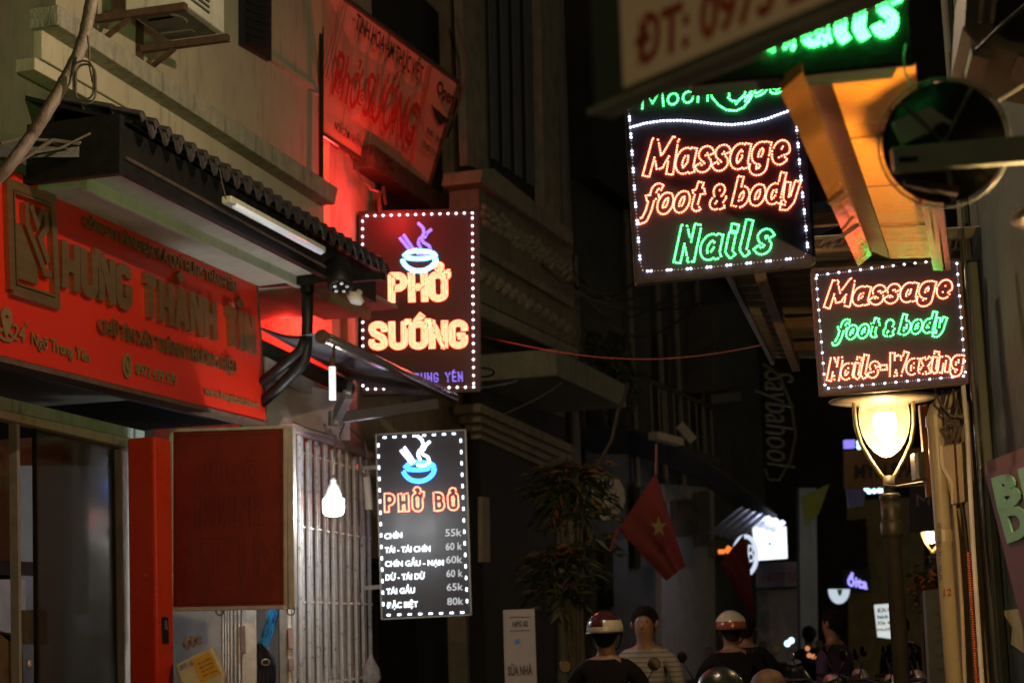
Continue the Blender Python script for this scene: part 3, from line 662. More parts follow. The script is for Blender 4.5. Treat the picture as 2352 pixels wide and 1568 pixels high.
# ================================================================== noodle shop building (next along the left)
FN = Fr((at(760, 600, 15.6).x, at(760, 600, 15.6).y), R(16))
nb_ = thing('noodle_shop_building', 'brown plaster building with a red lit end wall behind the glowing LED sign', 'building', FN.pt(0, 0, 0))
M_plaster = mat('tan_plaster', (.42, .34, .25), .85, noise=.2, scale=2.5, stain=((.06, .05, .04), .6))
sN1 = FN.hit(1052, 800)[0]
b = MB(); b.box(FN, 0, sN1, -4, 0, 2.2, 12); b.build('wall', M_plaster, nb_)
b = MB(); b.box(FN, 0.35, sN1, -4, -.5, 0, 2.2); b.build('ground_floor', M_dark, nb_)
b = MB(); b.box(FN, .25, .45, -.02, .06, 0, 5.0); b.build('pilaster', M_plaster, nb_, bevel=.01)
b = MB(); b.box(FN, .6, sN1, .0, .22, FN.hit(900, 415, .2)[1], FN.hit(900, 365, .2)[1]); b.build('dark_ledge', M_rust, nb_, bevel=.01)
b = MB(); b.box(FN, sN1-.35, sN1+.25, -.1, .12, 0, 12); b.build('corner_column', mat('brown_column', (.22, .19, .12), .85, stain=((.05, .04, .03), .6)), nb_, bevel=.02)
b = MB(); b.box(FN, 1.2, sN1-.5, .001, .03, 4.9, 8.5); wn = b.build('dark_window', M_dark, nb_)
b = MB(); b.pprism(FN, [(800, 700), (822, 706), (822, 900), (800, 893)], 0, .03); b.build('panel_joint', M_rust, nb_)
# vertical yellow post under menu sign
b = MB(); b.box(FN, sN1-.15, sN1+.03, .14, .30, 0, 2.05); b.build('yellow_post', mat('yellow_paint', (.42, .32, .09), .6, noise=.2), nb_, bevel=.01)
b = MB(); b.box(FN, sN1+.10, sN1+.18, .13, .20, 0, 4.2); b.build('pipe_cover', M_plaster, nb_)

# unseen red tube added behind the jeweller's wall corner to redden the end wall
E_red = emis('red_led_tube', (1, .035, .03), 22)
rl = thing('red_tube_light', 'bright red LED tube strip along the lower edge of the tilted banner', 'light', at(742, 312, 15.3))
b = MB(); b.tube([at(742, 311, 15.25), at(974, 460, 17.9)], .013, 8); b.build('tube', E_red, rl)
pr = FA.pt(sC+.03, -.9, 5.6)
r2 = thing('added_red_tube', 'unseen red tube added behind the cream wall corner to light the end wall', 'light', pr)
b = MB(); b.tube([FA.pt(sC+.03, -.6, 4.75), FA.pt(sC+.03, -.6, 6.6)], .025, 8); b.build('tube', E_red, r2)
def point(name, p, col, watt, r=.05, parent=None):
    l = bpy.data.lights.new(name, 'POINT'); l.color = col; l.energy = watt; l.shadow_soft_size = r
    o = bpy.data.objects.new(name, l); COL.objects.link(o)
    if parent: o.parent = parent; o.location = Vector(p)-ROOT[parent.name]
    else: o.location = p
    return o
for zz in (4.35, 5.3, 6.3): point('red_point_light', FA.pt(sC+.06, -.5, zz), (1, .03, .025), 40, .05, r2)  # point lights of the added tube
point('red_point_light', at(900, 455, 15.7), (1, .03, .025), 34, .06, rl)

# tilted banner
BTL, BTR, BBR, BBL = at(738, -42, 14.9), at(1052, 190, 17.3), at(973, 462, 17.9), at(740, 309, 15.25)
bn = thing('banner_sign', 'large tilted tan and red banner with decorative red lettering above the LED sign', 'sign', BBL)
QB = Quad(BTL, BTR, BBR, BBL)
M_ban = mat('banner_vinyl', (.74, .34, .24), .55, noise=.1, scale=2, bump=.12)
b = MB(); b.hexa([QB.P(0, 0, -.12), QB.P(1, 0, -.12), QB.P(1, 0, 0), QB.P(0, 0, 0), QB.P(0, 1, -.12), QB.P(1, 1, -.12), QB.P(1, 1, 0), QB.P(0, 1, 0)]); b.build('panel', M_ban, bn)
for e in (((0, 0), (1, 0)), ((1, 0), (1, 1)), ((0, 1), (1, 1))):
    b = MB(); b.bar(QB.P(*e[0], .005), QB.P(*e[1], .005), .035); b.build('frame', M_rust, bn)
b = MB()                                    # creases of the vinyl
for aa in (.2, .43): b.bar(QB.P(aa+.05, .95, .006), QB.P(aa-.05, .05, .006), .008, .004)
b.build('crease', mat('crease_shadow', (.42, .26, .2), .5), bn)
M_redink = mat('red_ink', (.45, .02, .008), .6, noise=.05)
def qi(*px):                                # pixel corners projected on the banner plane
    out = []
    for x, y in px:
        r = ray(x, y); t = (QB.c[3]-CAM).dot(QB.n)/r.dot(QB.n); out.append(CAM+r*t+QB.n*.012)
    return Quad(*out)
ftext('TINH HOA ẨM THỰC VIỆT', qi((818, 30), (970, 154), (966, 192), (812, 66)), M_ink, bn, depth=.002, extrude=.002, offset=.012)
q = qi((772, 112), (962, 240), (944, 340), (758, 216)); ftext('Phở SƯỚNG', q, M_redink, bn, depth=.002, extrude=.003, shear=.15, offset=.004)
b = MB()
for cx, cy in ((.05, .30), (.30, .35), (.44, .25), (.69, .45), (.93, .3)):
    b = MB(); ribbon(b, [((cx+.035*t/9*math.cos(t))*q.w, (cy+.16*t/9*math.sin(t))*q.h) for t in [i*.55 for i in range(1, 22)]], .008, q, .003, .007)
    b.build('spiral_flourish', M_redink, bn)
ftext('NƠI CẢM NHẬN GIÁ TRỊ ĐÍCH THỰC', qi((766, 279), (901, 370), (899, 391), (765, 297)), M_ink, bn, depth=.002, extrude=.002, offset=.01)
ftext('Open', qi((1003, 183), (1043, 214), (1036, 243), (1000, 210)), M_ink, bn, depth=.002, extrude=.002, offset=.02)
ftext('9h30 - 2h30', qi((978, 291), (1014, 321), (1012, 333), (976, 304)), M_ink, bn, depth=.002, extrude=.002, offset=.01)
ftext('17h00-21h30', qi((969, 321), (1007, 352), (1004, 364), (966, 336)), M_ink, bn, depth=.002, extrude=.002, offset=.01)
qt = qi((988, 240), (1031, 277), (1006, 287), (988, 240)); b = MB(); b.face([qt.c[0], qt.c[1], qt.c[2]]); b.face([qt.c[0]-qt.n*.004, qt.c[2]-qt.n*.004, qt.c[1]-qt.n*.004]); b.build('arrow_mark', M_ink, bn)
b = MB()
for k in (0, 5, 10):
    for x0, y0, x1, y1 in ((788+k*.7, 30, 741, 168+k*2), ): 
        qa = qi((x0-8+k, y0-28), (x1+k, y1), (x1+k, y1), (x0-8+k, y0-28)); b.bar(qa.c[0], qa.c[1], .006, .004)
    qa = qi((990-k, 150), (945-k*.6, 375), (990, 150), (990, 150)); b.bar(qa.c[0], qa.c[1], .005, .004)
b.build('border_lines', M_redink, bn)
# cables and brackets by the banner
b = MB()
b.tube([at(800, 345, 15.9), at(812, 375, 15.9), at(830, 412, 15.9), at(852, 435, 15.9), at(868, 440, 16)], .012, 6)
tag(b.build('banner_cable', M_cable), 'short dark cable dropping from the red glowing lower edge of the banner', 'cable'); b = MB()
b.tube([at(1048, 40, 17.2), at(1066, 110, 17.2), at(1068, 190, 17.3), at(1050, 250, 17.6), at(1038, 285, 17.8)], .016, 6)
tag(b.build('banner_cable', M_cable), 'cable curving round the right edge of the tilted banner', 'cable'); b = MB()
b.tube([at(872, 485, 16.1), at(868, 465, 16.2), at(875, 440, 16.3)], .01, 6); tag(b.build('banner_cable', M_cable), 'short cable rising from the top of the large LED sign', 'cable'); b = MB(); b.tube([at(760, 330, 15.3), at(772, 342, 15.5), at(790, 338, 15.8)], .008, 6)
tag(b.build('banner_cable', M_cable), 'thin wire at the left end of the banner lower edge', 'cable')
b = MB(); b.bar(at(868, 440, 16.3), at(872, 488, 16.25), .05, .02); b.bar(at(885, 470, 16.3), at(880, 430, 16.4), .03, .02)
tag(b.build('sign_bracket', M_rust), 'rusty metal bracket holding the top of the large LED sign', 'bracket')

# ------------------------------------------------------------------ LED signs
LED_R = emis('led_red', (1, .14, .07), 17); LED_G = emis('led_green', (.06, 1, .16), 14); LED_W = emis('led_white', (.75, .86, 1), 6)
LED_B = emis('led_blue', (.03, .22, 1), 9); LED_P = emis('led_violet', (.26, .2, 1), 1.8); LED_D = emis('led_dim', (1, .12, .04), .22); LED_C = emis('led_cyan', (.12, .6, 1), 8)
E_menu = emis('menu_white', (.85, .93, 1), 2.2); E_price = emis('menu_grey', (.7, .74, .8), .5)
def board(name, label, cat, fr, px, th, mt, group=None, rim=None):
    s0, z0 = fr.hit(*px[3]); t = thing(name, label, cat, fr.pt(s0, 0, z0), group)
    b = MB(); b.pprism(fr, px, -th, 0); b.build('panel', mt, t, bevel=.004)
    if rim:
        n = len(px)
        for k in range(n):
            a, c = fr.hp(*px[k]), fr.hp(*px[(k+1) % n]); b = MB(); b.bar(a+fr.n*.002, c+fr.n*.002, .014, .012); b.build('rim', rim, t)
    return t
def bowl_logo(q, cx, cy, sc, mbowl, msteam, parent, step, r, lv, lv2):
    """steaming bowl with chopsticks drawn in leds; sc = metres for one unit"""
    def el(rx, ry, a0, a1, dx=0, dy=0): return [(cx+sc*(dx+rx*math.cos(R(a0+(a1-a0)*i/20))), cy+sc*(dy+ry*math.sin(R(a0+(a1-a0)*i/20)))) for i in range(21)]
    P = lambda L: [(cx+sc*x, cy+sc*y) for x, y in L]
    bw = [el(.42, .14, 190, -40, .0, .1)[8:]+el(.46, .38, -5, -165, -.02, .08), P([(-.4, .13), (-.33, .2), (-.1, .26)]), el(.4, .1, 215, 325, -.02, .13)]
    st = [P([(-.02, 1.0), (.10, .88), (.12, .74), (.04, .60), (.10, .48), (.26, .38), (.30, .24), (.14, .15), (-.05, .17)]), P([(.30, .82), (.20, .74), (.14, .62)]), P([(.0, .58), (-.04, .46), (.02, .34)]), P([(-.52, .60), (-.24, .24)]), P([(-.42, .68), (-.16, .28)])]
    for nm, L, mt_, lev in (('bowl_outline', bw, mbowl, lv), ('steam_outline', st, msteam, lv2)):
        d = outline_dots(L, lev, .01, step); b = MB()
        for x, y in d: dome(b, q.c[3]+q.xx*x+q.yy*y+q.n*.003, q.n, q.xx, r, r*.8)
        b.build(nm, mt_, parent)
# large sign
_p = at(960, 700, 16.2); FS = Fr((_p.x, _p.y), R(90))
ps = board('noodle_led_sign', 'large black LED sign with yellow-red letters and a blue steaming bowl', 'sign', FS, [(825, 487), (1100, 480), (1103, 898), (832, 906)], .14, M_board, None, M_black)
_k = 16.2/FP
def LT(tx, px, levels, mt_, step, r, **k): led_text(tx, fquad(FS, .001, px), mt_, ps, levels, levels[0], step, r, **k)
LT('PHỞ', [(899, 634), (1020, 631), (1022, 685), (900, 689)], [.027, .0095], LED_R, .0185, .0064, gap=.23)
LT('SƯỚNG', [(854, 746), (1067, 742), (1067, 793), (855, 797)], [.026, .0092], LED_R, .0185, .0062, gap=.24)
LT('24 NGÕ TRUNG YÊN', [(842, 862), (1061, 855), (1062, 875), (842, 881)], [0], LED_P, .0165, .0062, gap=.32, space=.6)
q = fquad(FS, .001, [(833, 497), (1085, 490), (1088, 889), (834, 894)])
led_path([q.P(.04, 1), q.P(1, 1)], q, 14, .011, LED_W, ps); led_path([q.P(1, .97), q.P(1, .02)], q, 22, .011, LED_W, ps)
led_path([q.P(0, .97), q.P(0, .02)], q, 22, .011, LED_W, ps); led_path([q.P(.04, 0), q.P(1, 0)], q, 14, .011, LED_W, ps)
b = MB()
for e in ((q.P(0, 1), q.P(1, 1), 56), (q.P(1, 1), q.P(1, 0), 88), (q.P(0, 1), q.P(0, 0), 88), (q.P(0, 0), q.P(1, 0), 56)):
    for k in range(e[2]): dome(b, e[0].lerp(e[1], (k+.5)/e[2])+q.n*.003, q.n, q.xx, .0045, .004)
b.build('small_red_leds', LED_D, ps, kind='stuff')
o_ = q.P(.52, .735)-q.c[3]; bowl_logo(q, o_.dot(q.xx), o_.dot(q.yy), .36, LED_C, LED_P, ps, .016, .0085, [.014, 0], [.008])
# menu sign
_p = at(970, 1200, 14.8); FM = Fr((_p.x, _p.y), R(96))
pm = board('menu_led_sign', 'tall narrow black LED menu sign listing beef noodle dishes and prices', 'sign', FM, [(864, 998), (1069, 987), (1082, 1411), (877, 1421)], .09, mat('menu_board', (.022, .02, .024), .36, noise=.1, scale=4, bump=.02), None, M_grey)
q = fquad(FM, .001, [(888, 1138), (1047, 1134), (1049, 1166), (889, 1171)]); led_text('PHỞ BÒ', q, LED_R, pm, [.019], .019, .0125, .0045, gap=.5, space=.5)
def mz(x, y): return (786.4+x*.4212, 907.4+y*.4212)
rows = [('CHÍN', 230, 326, 783, 752), ('TÁI - TÁI CHÍN', 232, 480, 858, 826), ('CHÍN GẦU - NẠM', 233, 553, 933, 902), ('DỪ - TÁI DỪ', 236, 450, 1008, 975), ('TÁI GẦU', 240, 396, 1084, 1052), ('ĐẶC BIỆT', 243, 412, 1160, 1128)]
for tx, xa, xb, yb, yt in rows:
    ftext(tx, fquad(FM, .001, [mz(xa, yt+2), mz(xb, yt-6), mz(xb, yb-8), mz(xa, yb)]), E_menu, pm, name='dish_name', depth=.002, extrude=.006, offset=.022)
for tx, y in (('55k', 768), ('60 k', 843), ('60k', 915), ('60 k', 990), ('65k', 1064), ('80k', 1142)):
    i_ = (y-768)/75*2; ftext(tx, fquad(FM, .001, [mz(562+i_, y-38), mz(650+i_, y-42), mz(650+i_, y-3), mz(562+i_, y)]), E_price, pm, name='price', depth=.002, extrude=.004, offset=.008)
q = fquad(FM, .001, [mz(196, 233), mz(645, 208), mz(683, 1182), mz(226, 1198)])
def dashes(a, c, n, horiz):
    for k in range(n):
        p = a.lerp(c, (k+.5)/n)
        for d in (-1, 1): led_at(p+(q.xx if horiz else q.yy)*.008*d, q.n, q.xx, .0085, LED_W, pm)
dashes(q.P(0.02, 1), q.P(.98, 1), 8, True); dashes(q.P(0, 0), q.P(1, 0), 8, True); dashes(q.P(0, .99), q.P(0, .03), 15, False); dashes(q.P(1, .99), q.P(1, .03), 15, False)
o_ = q.P(.49, .80)-q.c[3]; bowl_logo(q, o_.dot(q.xx), o_.dot(q.yy), .30, LED_B, LED_W, pm, .0125, .006, [.014, 0], [.007])
b = MB()
for x, y in ((850, 1073), (850, 1348)): b.bar(at(x-14, y+2, 14.95), at(x+22, y-1, 14.85), .035)
b.build('wall_bracket', M_alu, pm)
b = MB(); b.tube([at(842, 1095, 15.1), at(848, 1170, 15.1)], .035, 8); tag(b.build('cable_box', M_white, None), 'slim white cable cover beside the top of the menu sign', 'box')

# ------------------------------------------------------------------ retractable awning of the noodle shop
f0, f1 = at(740, 773, 13.3), at(1043, 914, 15.95)
d_ = (f1-f0).normalized(); nn = Vector((d_.y, -d_.x, 0)).normalized()
ra = thing('fabric_awning', 'grey striped retractable fabric awning with shiny front tube cutting across the LED sign', 'awning', f0)
b = MB(); b.tube([f0, f1], .05, 16); b.build('front_tube', mat('satin_steel_tube', (.5, .42, .40), .22, metal=.9, noise=.1), ra, smooth=True)
b = MB(); b.tube([f0-d_*.015, f0+d_*.01], .058, 16); b.build('end_cap', M_rust, ra, smooth=False)
r0 = at(560, 782, 14.0); r1 = at(800, 892, 15.9)
b = MB(); b.tube([r0, r1], [.075]*2, 14); b.build('roller', mat('rolled_fabric', (.10, .09, .09), .8, noise=.5, scale=30, stretch=(1, 1, 1), bump=.6), ra, smooth=True)
M_fab = mat('grey_awning_fabric', (.19, .19, .20), .75, noise=.35, scale=5, stretch=(.4, .4, 1), bump=.2)
b = MB(); NR, NC = 10, 24
for i in range(NR+1):
    for j in range(NC+1):
        t = i/NR; p = ((r0+Vector((0, 0, .17))).lerp(r1+Vector((0, 0, .1)), j/NC)).lerp((f0+Vector((0, 0, .045))).lerp(f1+Vector((0, 0, .045)), j/NC), t); p += Vector((0, 0, -.07*math.sin(math.pi*t)+.012*math.sin(j*2.1+i*.6)*math.sin(math.pi*t))); b.v.append(p)
for i in range(NR):
    for j in range(NC): a = i*(NC+1)+j; b.f.append((a, a+1, a+NC+2, a+NC+1)); b.m.append((j//3) % 2)
b.build('fabric', [M_fab, mat('light_awning_stripe', (.27, .27, .28), .75, noise=.3, scale=5)], ra, smooth=True)
b = MB(); b.bar(at(772, 960, 14.3), at(1000, 928, 15.4), .085, .10); b.build('folding_arm', mat('satin_steel_tube', ()), ra, bevel=.01)
b = MB(); b.bar(at(770, 962, 14.3), at(800, 905, 14.0), .07, .09); b.bar(at(800, 905, 14.0), at(806, 872, 14.6), .04); b.lathe(at(770, 960, 14.3), [(.06, -.06), (.06, .06)], 12); b.build('elbow_joint', M_grey, ra)
b = MB(); b.bar(at(603, 835, 13.9), at(760, 915, 15.0), .05, .12); b.build('wall_rail', M_alu, ra)
tb = thing('bright_short_tube', 'short vertical tube with its reflection built as a dim glow, hanging from the front tube of the fabric awning', 'light', at(764, 815, 12.6))
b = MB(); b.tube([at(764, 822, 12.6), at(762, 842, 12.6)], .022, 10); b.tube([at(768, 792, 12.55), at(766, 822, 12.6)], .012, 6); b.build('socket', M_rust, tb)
b = MB(); b.tube([at(763, 842, 12.6), at(764, 918, 12.6)], .026, 12); b.build('tube', emis('short_tube_reflection', (.85, .92, 1), 1.0), tb, smooth=True)  # dim emission stands in for the bright reflection on this tube
# wall pieces behind, above the grille
b = MB(); b.pprism(Fr((at(700, 900, 14.6).x, at(700, 900, 14.6).y), R(60)), [(560, 855), (800, 905), (805, 1010), (560, 1000)], -.1, 0); b.build('upper_wall', mat('pinkish_plaster', (.45, .38, .35), .8, noise=.2, scale=3), nb_)
b = MB(); b.tube([at(672, 972, 13.6), at(700, 985, 13.7), at(740, 996, 14.0), at(770, 1005, 14.2)], .02, 6); b.tube([at(745, 975, 14), at(760, 1000, 14.1), at(755, 985, 14.1)], .015, 6); b.tube([at(800, 950, 15), at(780, 1000, 14.5), at(790, 1030, 14.6)], .008, 5); b.tube([at(805, 985, 14.8), at(838, 1015, 15.2), at(848, 1070, 15.2)], .01, 5)
tag(b.build('junction_cables', M_cable), 'knotted dark cables lying on top of the folding grille rail', 'cable')

# ------------------------------------------------------------------ hanging LED bulb
bp_ = at(766, 1160, 13.3)
bl = thing('hanging_bulb', 'bright white LED bulb hanging by a wire in front of the grille', 'lamp', bp_)
b = MB(); b.tube([at(772, 1000, 13.5), at(768, 1050, 13.35), at(765, 1095, 13.3)], .007, 6); b.build('wire', M_cable, bl)
b = MB(); b.lathe(bp_, [(.02, .22), (.028, .19), (.03, .17), (.055, .14), (.066, .09), (.066, .055)], 18); b.build('housing', mat('grey_plastic', (.22, .22, .22), .4, noise=.1), bl, smooth=True)
b = MB(); b.lathe(bp_, [(.02, -.085), (.055, -.08), (.078, -.06), (.084, -.03), (.084, .045), (.07, .056)], 20); b.build('diffuser', emis('bulb_white', (.93, .97, 1), 30), bl, smooth=True)
point('bulb_lamp', bp_+Vector((.05, -.25, -.02)), (.93, .96, 1), 48, .09, bl)

# ================================================================== balcony building in the middle
def P0(px, py, d): p = at(px, py, d); return (p.x, p.y)
FC = Fr(P0(1108, 800, 19.2), R(17.5))
mb_ = thing('balcony_building', 'dim old building with ornate balcony and hanging plants in the middle of the alley', 'building', FC.pt(0, 0, 0))
M_old = mat('old_cream_wall', (.22, .20, .14), .9, noise=.3, scale=1.5, stain=((.04, .04, .03), .8), bump=.3)
M_old2 = mat('old_moulding', (.28, .26, .19), .9, noise=.35, scale=5, stain=((.05, .05, .04), .7), bump=.4)
sC1 = FC.hit(1325, 800)[0]
b = MB(); b.box(FC, 0, sC1, -5, 0, 2.75, 13); b.build('wall', M_old, mb_)
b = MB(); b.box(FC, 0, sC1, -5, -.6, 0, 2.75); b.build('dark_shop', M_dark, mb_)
b = MB(); b.pprism(FC, [(1118, -40), (1224, -40), (1238, 470), (1128, 388)], .002, .02); wn = b.build('window', M_dark, mb_)
for k in range(4):
    x = 1124+k*27; b = MB(); b.pprism(FC, [(x, -40), (x+14, -40), (x+22, 372+k*19), (x+9, 364+k*19)], .03, .06); b.build('shutter_bar', mat('blue_grey_shutter', (.10, .12, .14), .6), wn)
b = MB(); b.pprism(FC, [(1240, -40), (1278, -40), (1290, 520), (1250, 490)], 0, .14); b.build('pilaster', M_old2, mb_, bevel=.02)
b = MB(); b.pprism(FC, [(1060, -40), (1110, -40), (1118, 395), (1075, 380)], 0, .1); b.build('pilaster', M_old2, mb_)
b = MB(); b.pprism(FC, [(1108, 388), (1136, 386), (1318, 535), (1318, 566), (1104, 418)], .1, .55); b.build('balcony_rail', M_old2, mb_, bevel=.02)
b = MB(); b.pprism(FC, [(1100, 418), (1312, 562), (1330, 800), (1100, 690)], .1, .44); b.build('balcony_panel', M_old, mb_)
b = MB(); b.pprism(FC, [(1098, 560), (1316, 690), (1316, 706), (1098, 578)], .44, .50); b.build('balcony_moulding', M_old2, mb_)
random.seed(3)
for k in range(15):
    t = k/14; x = 1112+190*t; y = 500+118*t+random.uniform(-6, 6); p = FC.hp(x, y, .44)
    b = MB(); r = random.uniform(.07, .12)
    for j in range(6):
        a = j*math.pi/3+k; b.lathe(p+FC.u*(r*math.cos(a))+Vector((0, 0, r*math.sin(a))), [(.05, 0), (.045, .03), (.015, .05)], 6, axis=FC.n)
    b.lathe(p, [(.04, 0), (.03, .05), (.01, .07)], 6, axis=FC.n); b.build('plaster_flower', M_old2, mb_)
for k in range(12):
    t = k/11; p = FC.hp(1112+195*t, 628+125*t, .44); b = MB()
    for j in range(3): b.lathe(p+FC.u*(.13*(j-1))+Vector((0, 0, -.05*abs(j-1))), [(.07, 0), (.06, .03), (.02, .05)], 7, axis=FC.n)
    b.build('plaster_scroll', M_old2, mb_)
b = MB(); b.pprism(FC, [(1096, 690), (1330, 800), (1330, 826), (1096, 722)], .0, .62); b.build('balcony_slab', M_old2, mb_, bevel=.02)
# canopy slab over the ground floor
sK0 = FC.hit(1278, 862, 1.0)[0]; sK1 = FC.hit(1440, 960, 1.0)[0]; zK = FC.hit(1278, 862, 1.0)[1]
b = MB(); b.box(FC, sK0, sK1, -.2, 1.0, zK, zK+.30); b.build('canopy_slab', mat('green_grey_slab', (.24, .26, .19), .85, noise=.25, stain=((.05, .05, .04), .6)), mb_, bevel=.015)
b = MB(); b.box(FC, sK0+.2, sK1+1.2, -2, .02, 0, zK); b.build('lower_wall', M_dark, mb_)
for k, (dy, o) in enumerate(((0, .26), (22, .2), (42, .14), (60, .08))):
    b = MB(); b.pprism(FC, [(1104, 925+dy), (1318, 1022+dy), (1318, 1042+dy), (1104, 946+dy)], -.05, o); b.build('doorway_moulding', M_old2, mb_, bevel=.01)
b = MB(); b.pprism(FC, [(1285, 1040), (1318, 1050), (1322, 1600), (1288, 1600)], -.1, .06); b.build('door_jamb', M_old2, mb_)
b = MB(); b.pprism(FC, [(1120, 1020), (1255, 1075), (1262, 1600), (1122, 1600)], -.3, -.2); b.build('door_glass', mat('brown_glass', (.035, .02, .018), .2, noise=.4), mb_)
for y in (1090, 1200, 1320): b = MB(); b.pprism(FC, [(1120, y), (1258, y+18), (1258, y+28), (1120, y+10)], -.2, -.16); b.build('door_rail', M_rust, mb_)
b = MB(); b.pprism(FC, [(1108, 1140), (1124, 1142), (1126, 1290), (1108, 1290)], .0, .05); b.build('poster', mat('faded_poster', (.35, .3, .22), .8), mb_)
# slab extension beyond and far pole
b = MB(); b.tube([at(1320, 586, 22.5), at(1330, 815, 22.5)], .035, 8); tag(b.build('balcony_pole', M_grey), 'thin upright pole at the far end of the ornate balcony', 'pole')
# cables in the middle
b = MB(); b.tube([at(1050+(1320-1050)*t, 893-78*t-18*math.sin(math.pi*t)*-1, 17.5+2.5*t) for t in [i/14 for i in range(15)]], .022, 6); tag(b.build('thick_cable', M_black), 'thick black cable crossing the balcony front to the right of the LED sign', 'cable')
b = MB(); b.tube([at(1105+680*t, 768+60*math.sin(math.pi*min(1, t*.86+.02))+(-6)*t, 16.5-3.5*t) for t in [i/30 for i in range(31)]], .006, 6); tag(b.build('orange_cable', mat('orange_cable', (.16, .06, .015), .6)), 'thin orange cable sagging across the alley from the LED sign to the metal roof', 'cable')
b = MB(); b.tube([at(1110+25*math.cos(t), 855+10*math.sin(t), 17.5) for t in [i*2*math.pi/14 for i in range(15)]], .012, 6); b.tube([at(1290-160*t, 880+110*t-30*t*t, 18) for t in [i/8 for i in range(9)]], .009, 5); tag(b.build('wire_loops', M_black), 'loops of black wire hanging under the balcony beside the LED sign', 'wire')
b = MB(); b.tube([at(1440-20*t*t, 880+60*t-0*t, 19-t) for t in [i/8 for i in range(9)]]+[at(1405, 1010, 18), at(1372, 1070, 18)], .02, 6); tag(b.build('hanging_hose', M_cable), 'pale hose hanging from the canopy down to the round sign', 'hose')

random.seed(5)
for k in range(9):
    xa, ya = 1240+random.uniform(0, 40), 560+random.uniform(0, 60); xb, yb = 1480+random.uniform(0, 160), 640+random.uniform(-30, 60); sg = random.uniform(40, 150); d0 = 20+random.uniform(0, 2)
    b = MB(); b.tube([at(xa+(xb-xa)*t, ya+(yb-ya)*t+sg*math.sin(math.pi*t), d0+3*t) for t in [i/14 for i in range(15)]], random.uniform(.008, .02), 5); tag(b.build('overhead_cable', M_black), ('deeply' if sg > 95 else 'slightly')+' sagging black overhead cable between the balcony and the larger massage sign', 'cable', 'overhead cables beyond the balcony')
for k, (x, y) in enumerate(((1292, 300), (1300, 640))):
    b = MB(); p = FC.hit(x, y, .06)[0]; b.tube([FC.pt(p, .06, 2.8), FC.pt(p, .06, 12)], .045, 8); b.build('downpipe', M_grey, mb_)
# ------------------------------------------------------------------ plants
M_leaf = mat('dark_leaf', (.035, .055, .018), .6, noise=.4, scale=12); M_leaf2 = mat('olive_leaf', (.09, .10, .035), .6, noise=.4, scale=12)
M_stem = mat('plant_stem', (.10, .08, .04), .8)
def leaf(b, p, d, ln, wd, mi=0):
    d = d.normalized(); x = d.cross(Vector((random.uniform(-1, 1), random.uniform(-1, 1), .6))).normalized(); m = p+d*ln*.5+Vector((0, 0, -.06*ln)); e = p+d*ln+Vector((0, 0, -.3*ln))
    i = len(b.v); b.v += [p, m+x*wd, e, m-x*wd, m+Vector((0, 0, .1*wd))]; b.f += [(i, i+1, i+4), (i+1, i+2, i+4), (i+2, i+3, i+4), (i+3, i, i+4)]; b.m += [mi]*4
random.seed(11)
vn = thing('hanging_vine', 'dark trailing vine hanging over the end of the canopy slab', 'plant', at(1400, 860, 22))
b = MB(); bs = MB()
for k in range(26):
    x0 = random.uniform(1345, 1440); y0 = 770+max(0, x0-1345)*.55+random.uniform(-25, 35); L = random.uniform(50, 130); d0 = 22+random.uniform(-.4, .4); pts = []
    for j in range(8):
        t = j/7; p = at(x0+14*math.sin(t*4+k)+t*18, y0+L*t, d0); pts.append(p)
        for q_ in range(6): leaf(b, p+Vector((random.uniform(-.05, .05),)*3), Vector((random.uniform(-1, 1), random.uniform(-1, 1), random.uniform(-1, .2))), random.uniform(.08, .2), .018, random.random() < .35)
    bs.tube(pts, .006, 4)
b.build('foliage', [M_leaf, M_leaf2], vn, kind='stuff'); bs.build('stems', M_stem, vn, kind='stuff')
pm_ = thing('palm_plant', 'tall dark potted palm with drooping fronds in front of the round white sign', 'plant', (at(1325, 1400, 17).x, 17, 0))
b = MB(); bs = MB(); base = Vector((at(1325, 1400, 17).x, 17, 0))
for k in range(15):
    top = at(1300+random.uniform(-38, 42), 1060+random.uniform(0, 330), 17+random.uniform(-.4, .4)); bs.tube([base+Vector((random.uniform(-.1, .1), 0, .3)), base.lerp(top, .55)+Vector((0, 0, .5)), top], .014, 5)
    for f in range(9):
        a = f*2*math.pi/9+k; el_ = random.uniform(-.3, .8); d_1 = Vector((math.cos(a), math.sin(a)*.6, el_)); tip = top; L = random.uniform(.25, .42)
        for j in range(6):
            q_ = top+d_1*L*j/6+Vector((0, 0, -.35*(j/6)**2*L*2))
            for sd in (-1, 1): leaf(b, q_, d_1+Vector((-d_1.y, d_1.x, 0))*sd*.9+Vector((0, 0, -.2)), .17, .02, random.random() < .25)
b.build('fronds', [M_leaf, M_leaf2], pm_, kind='stuff'); bs.build('trunk', M_stem, pm_)
b = MB(); b.lathe(base, [(.16, 0), (.2, .32), (.19, .34)], 14); b.build('pot', mat('clay_pot', (.2, .09, .05), .8), pm_)

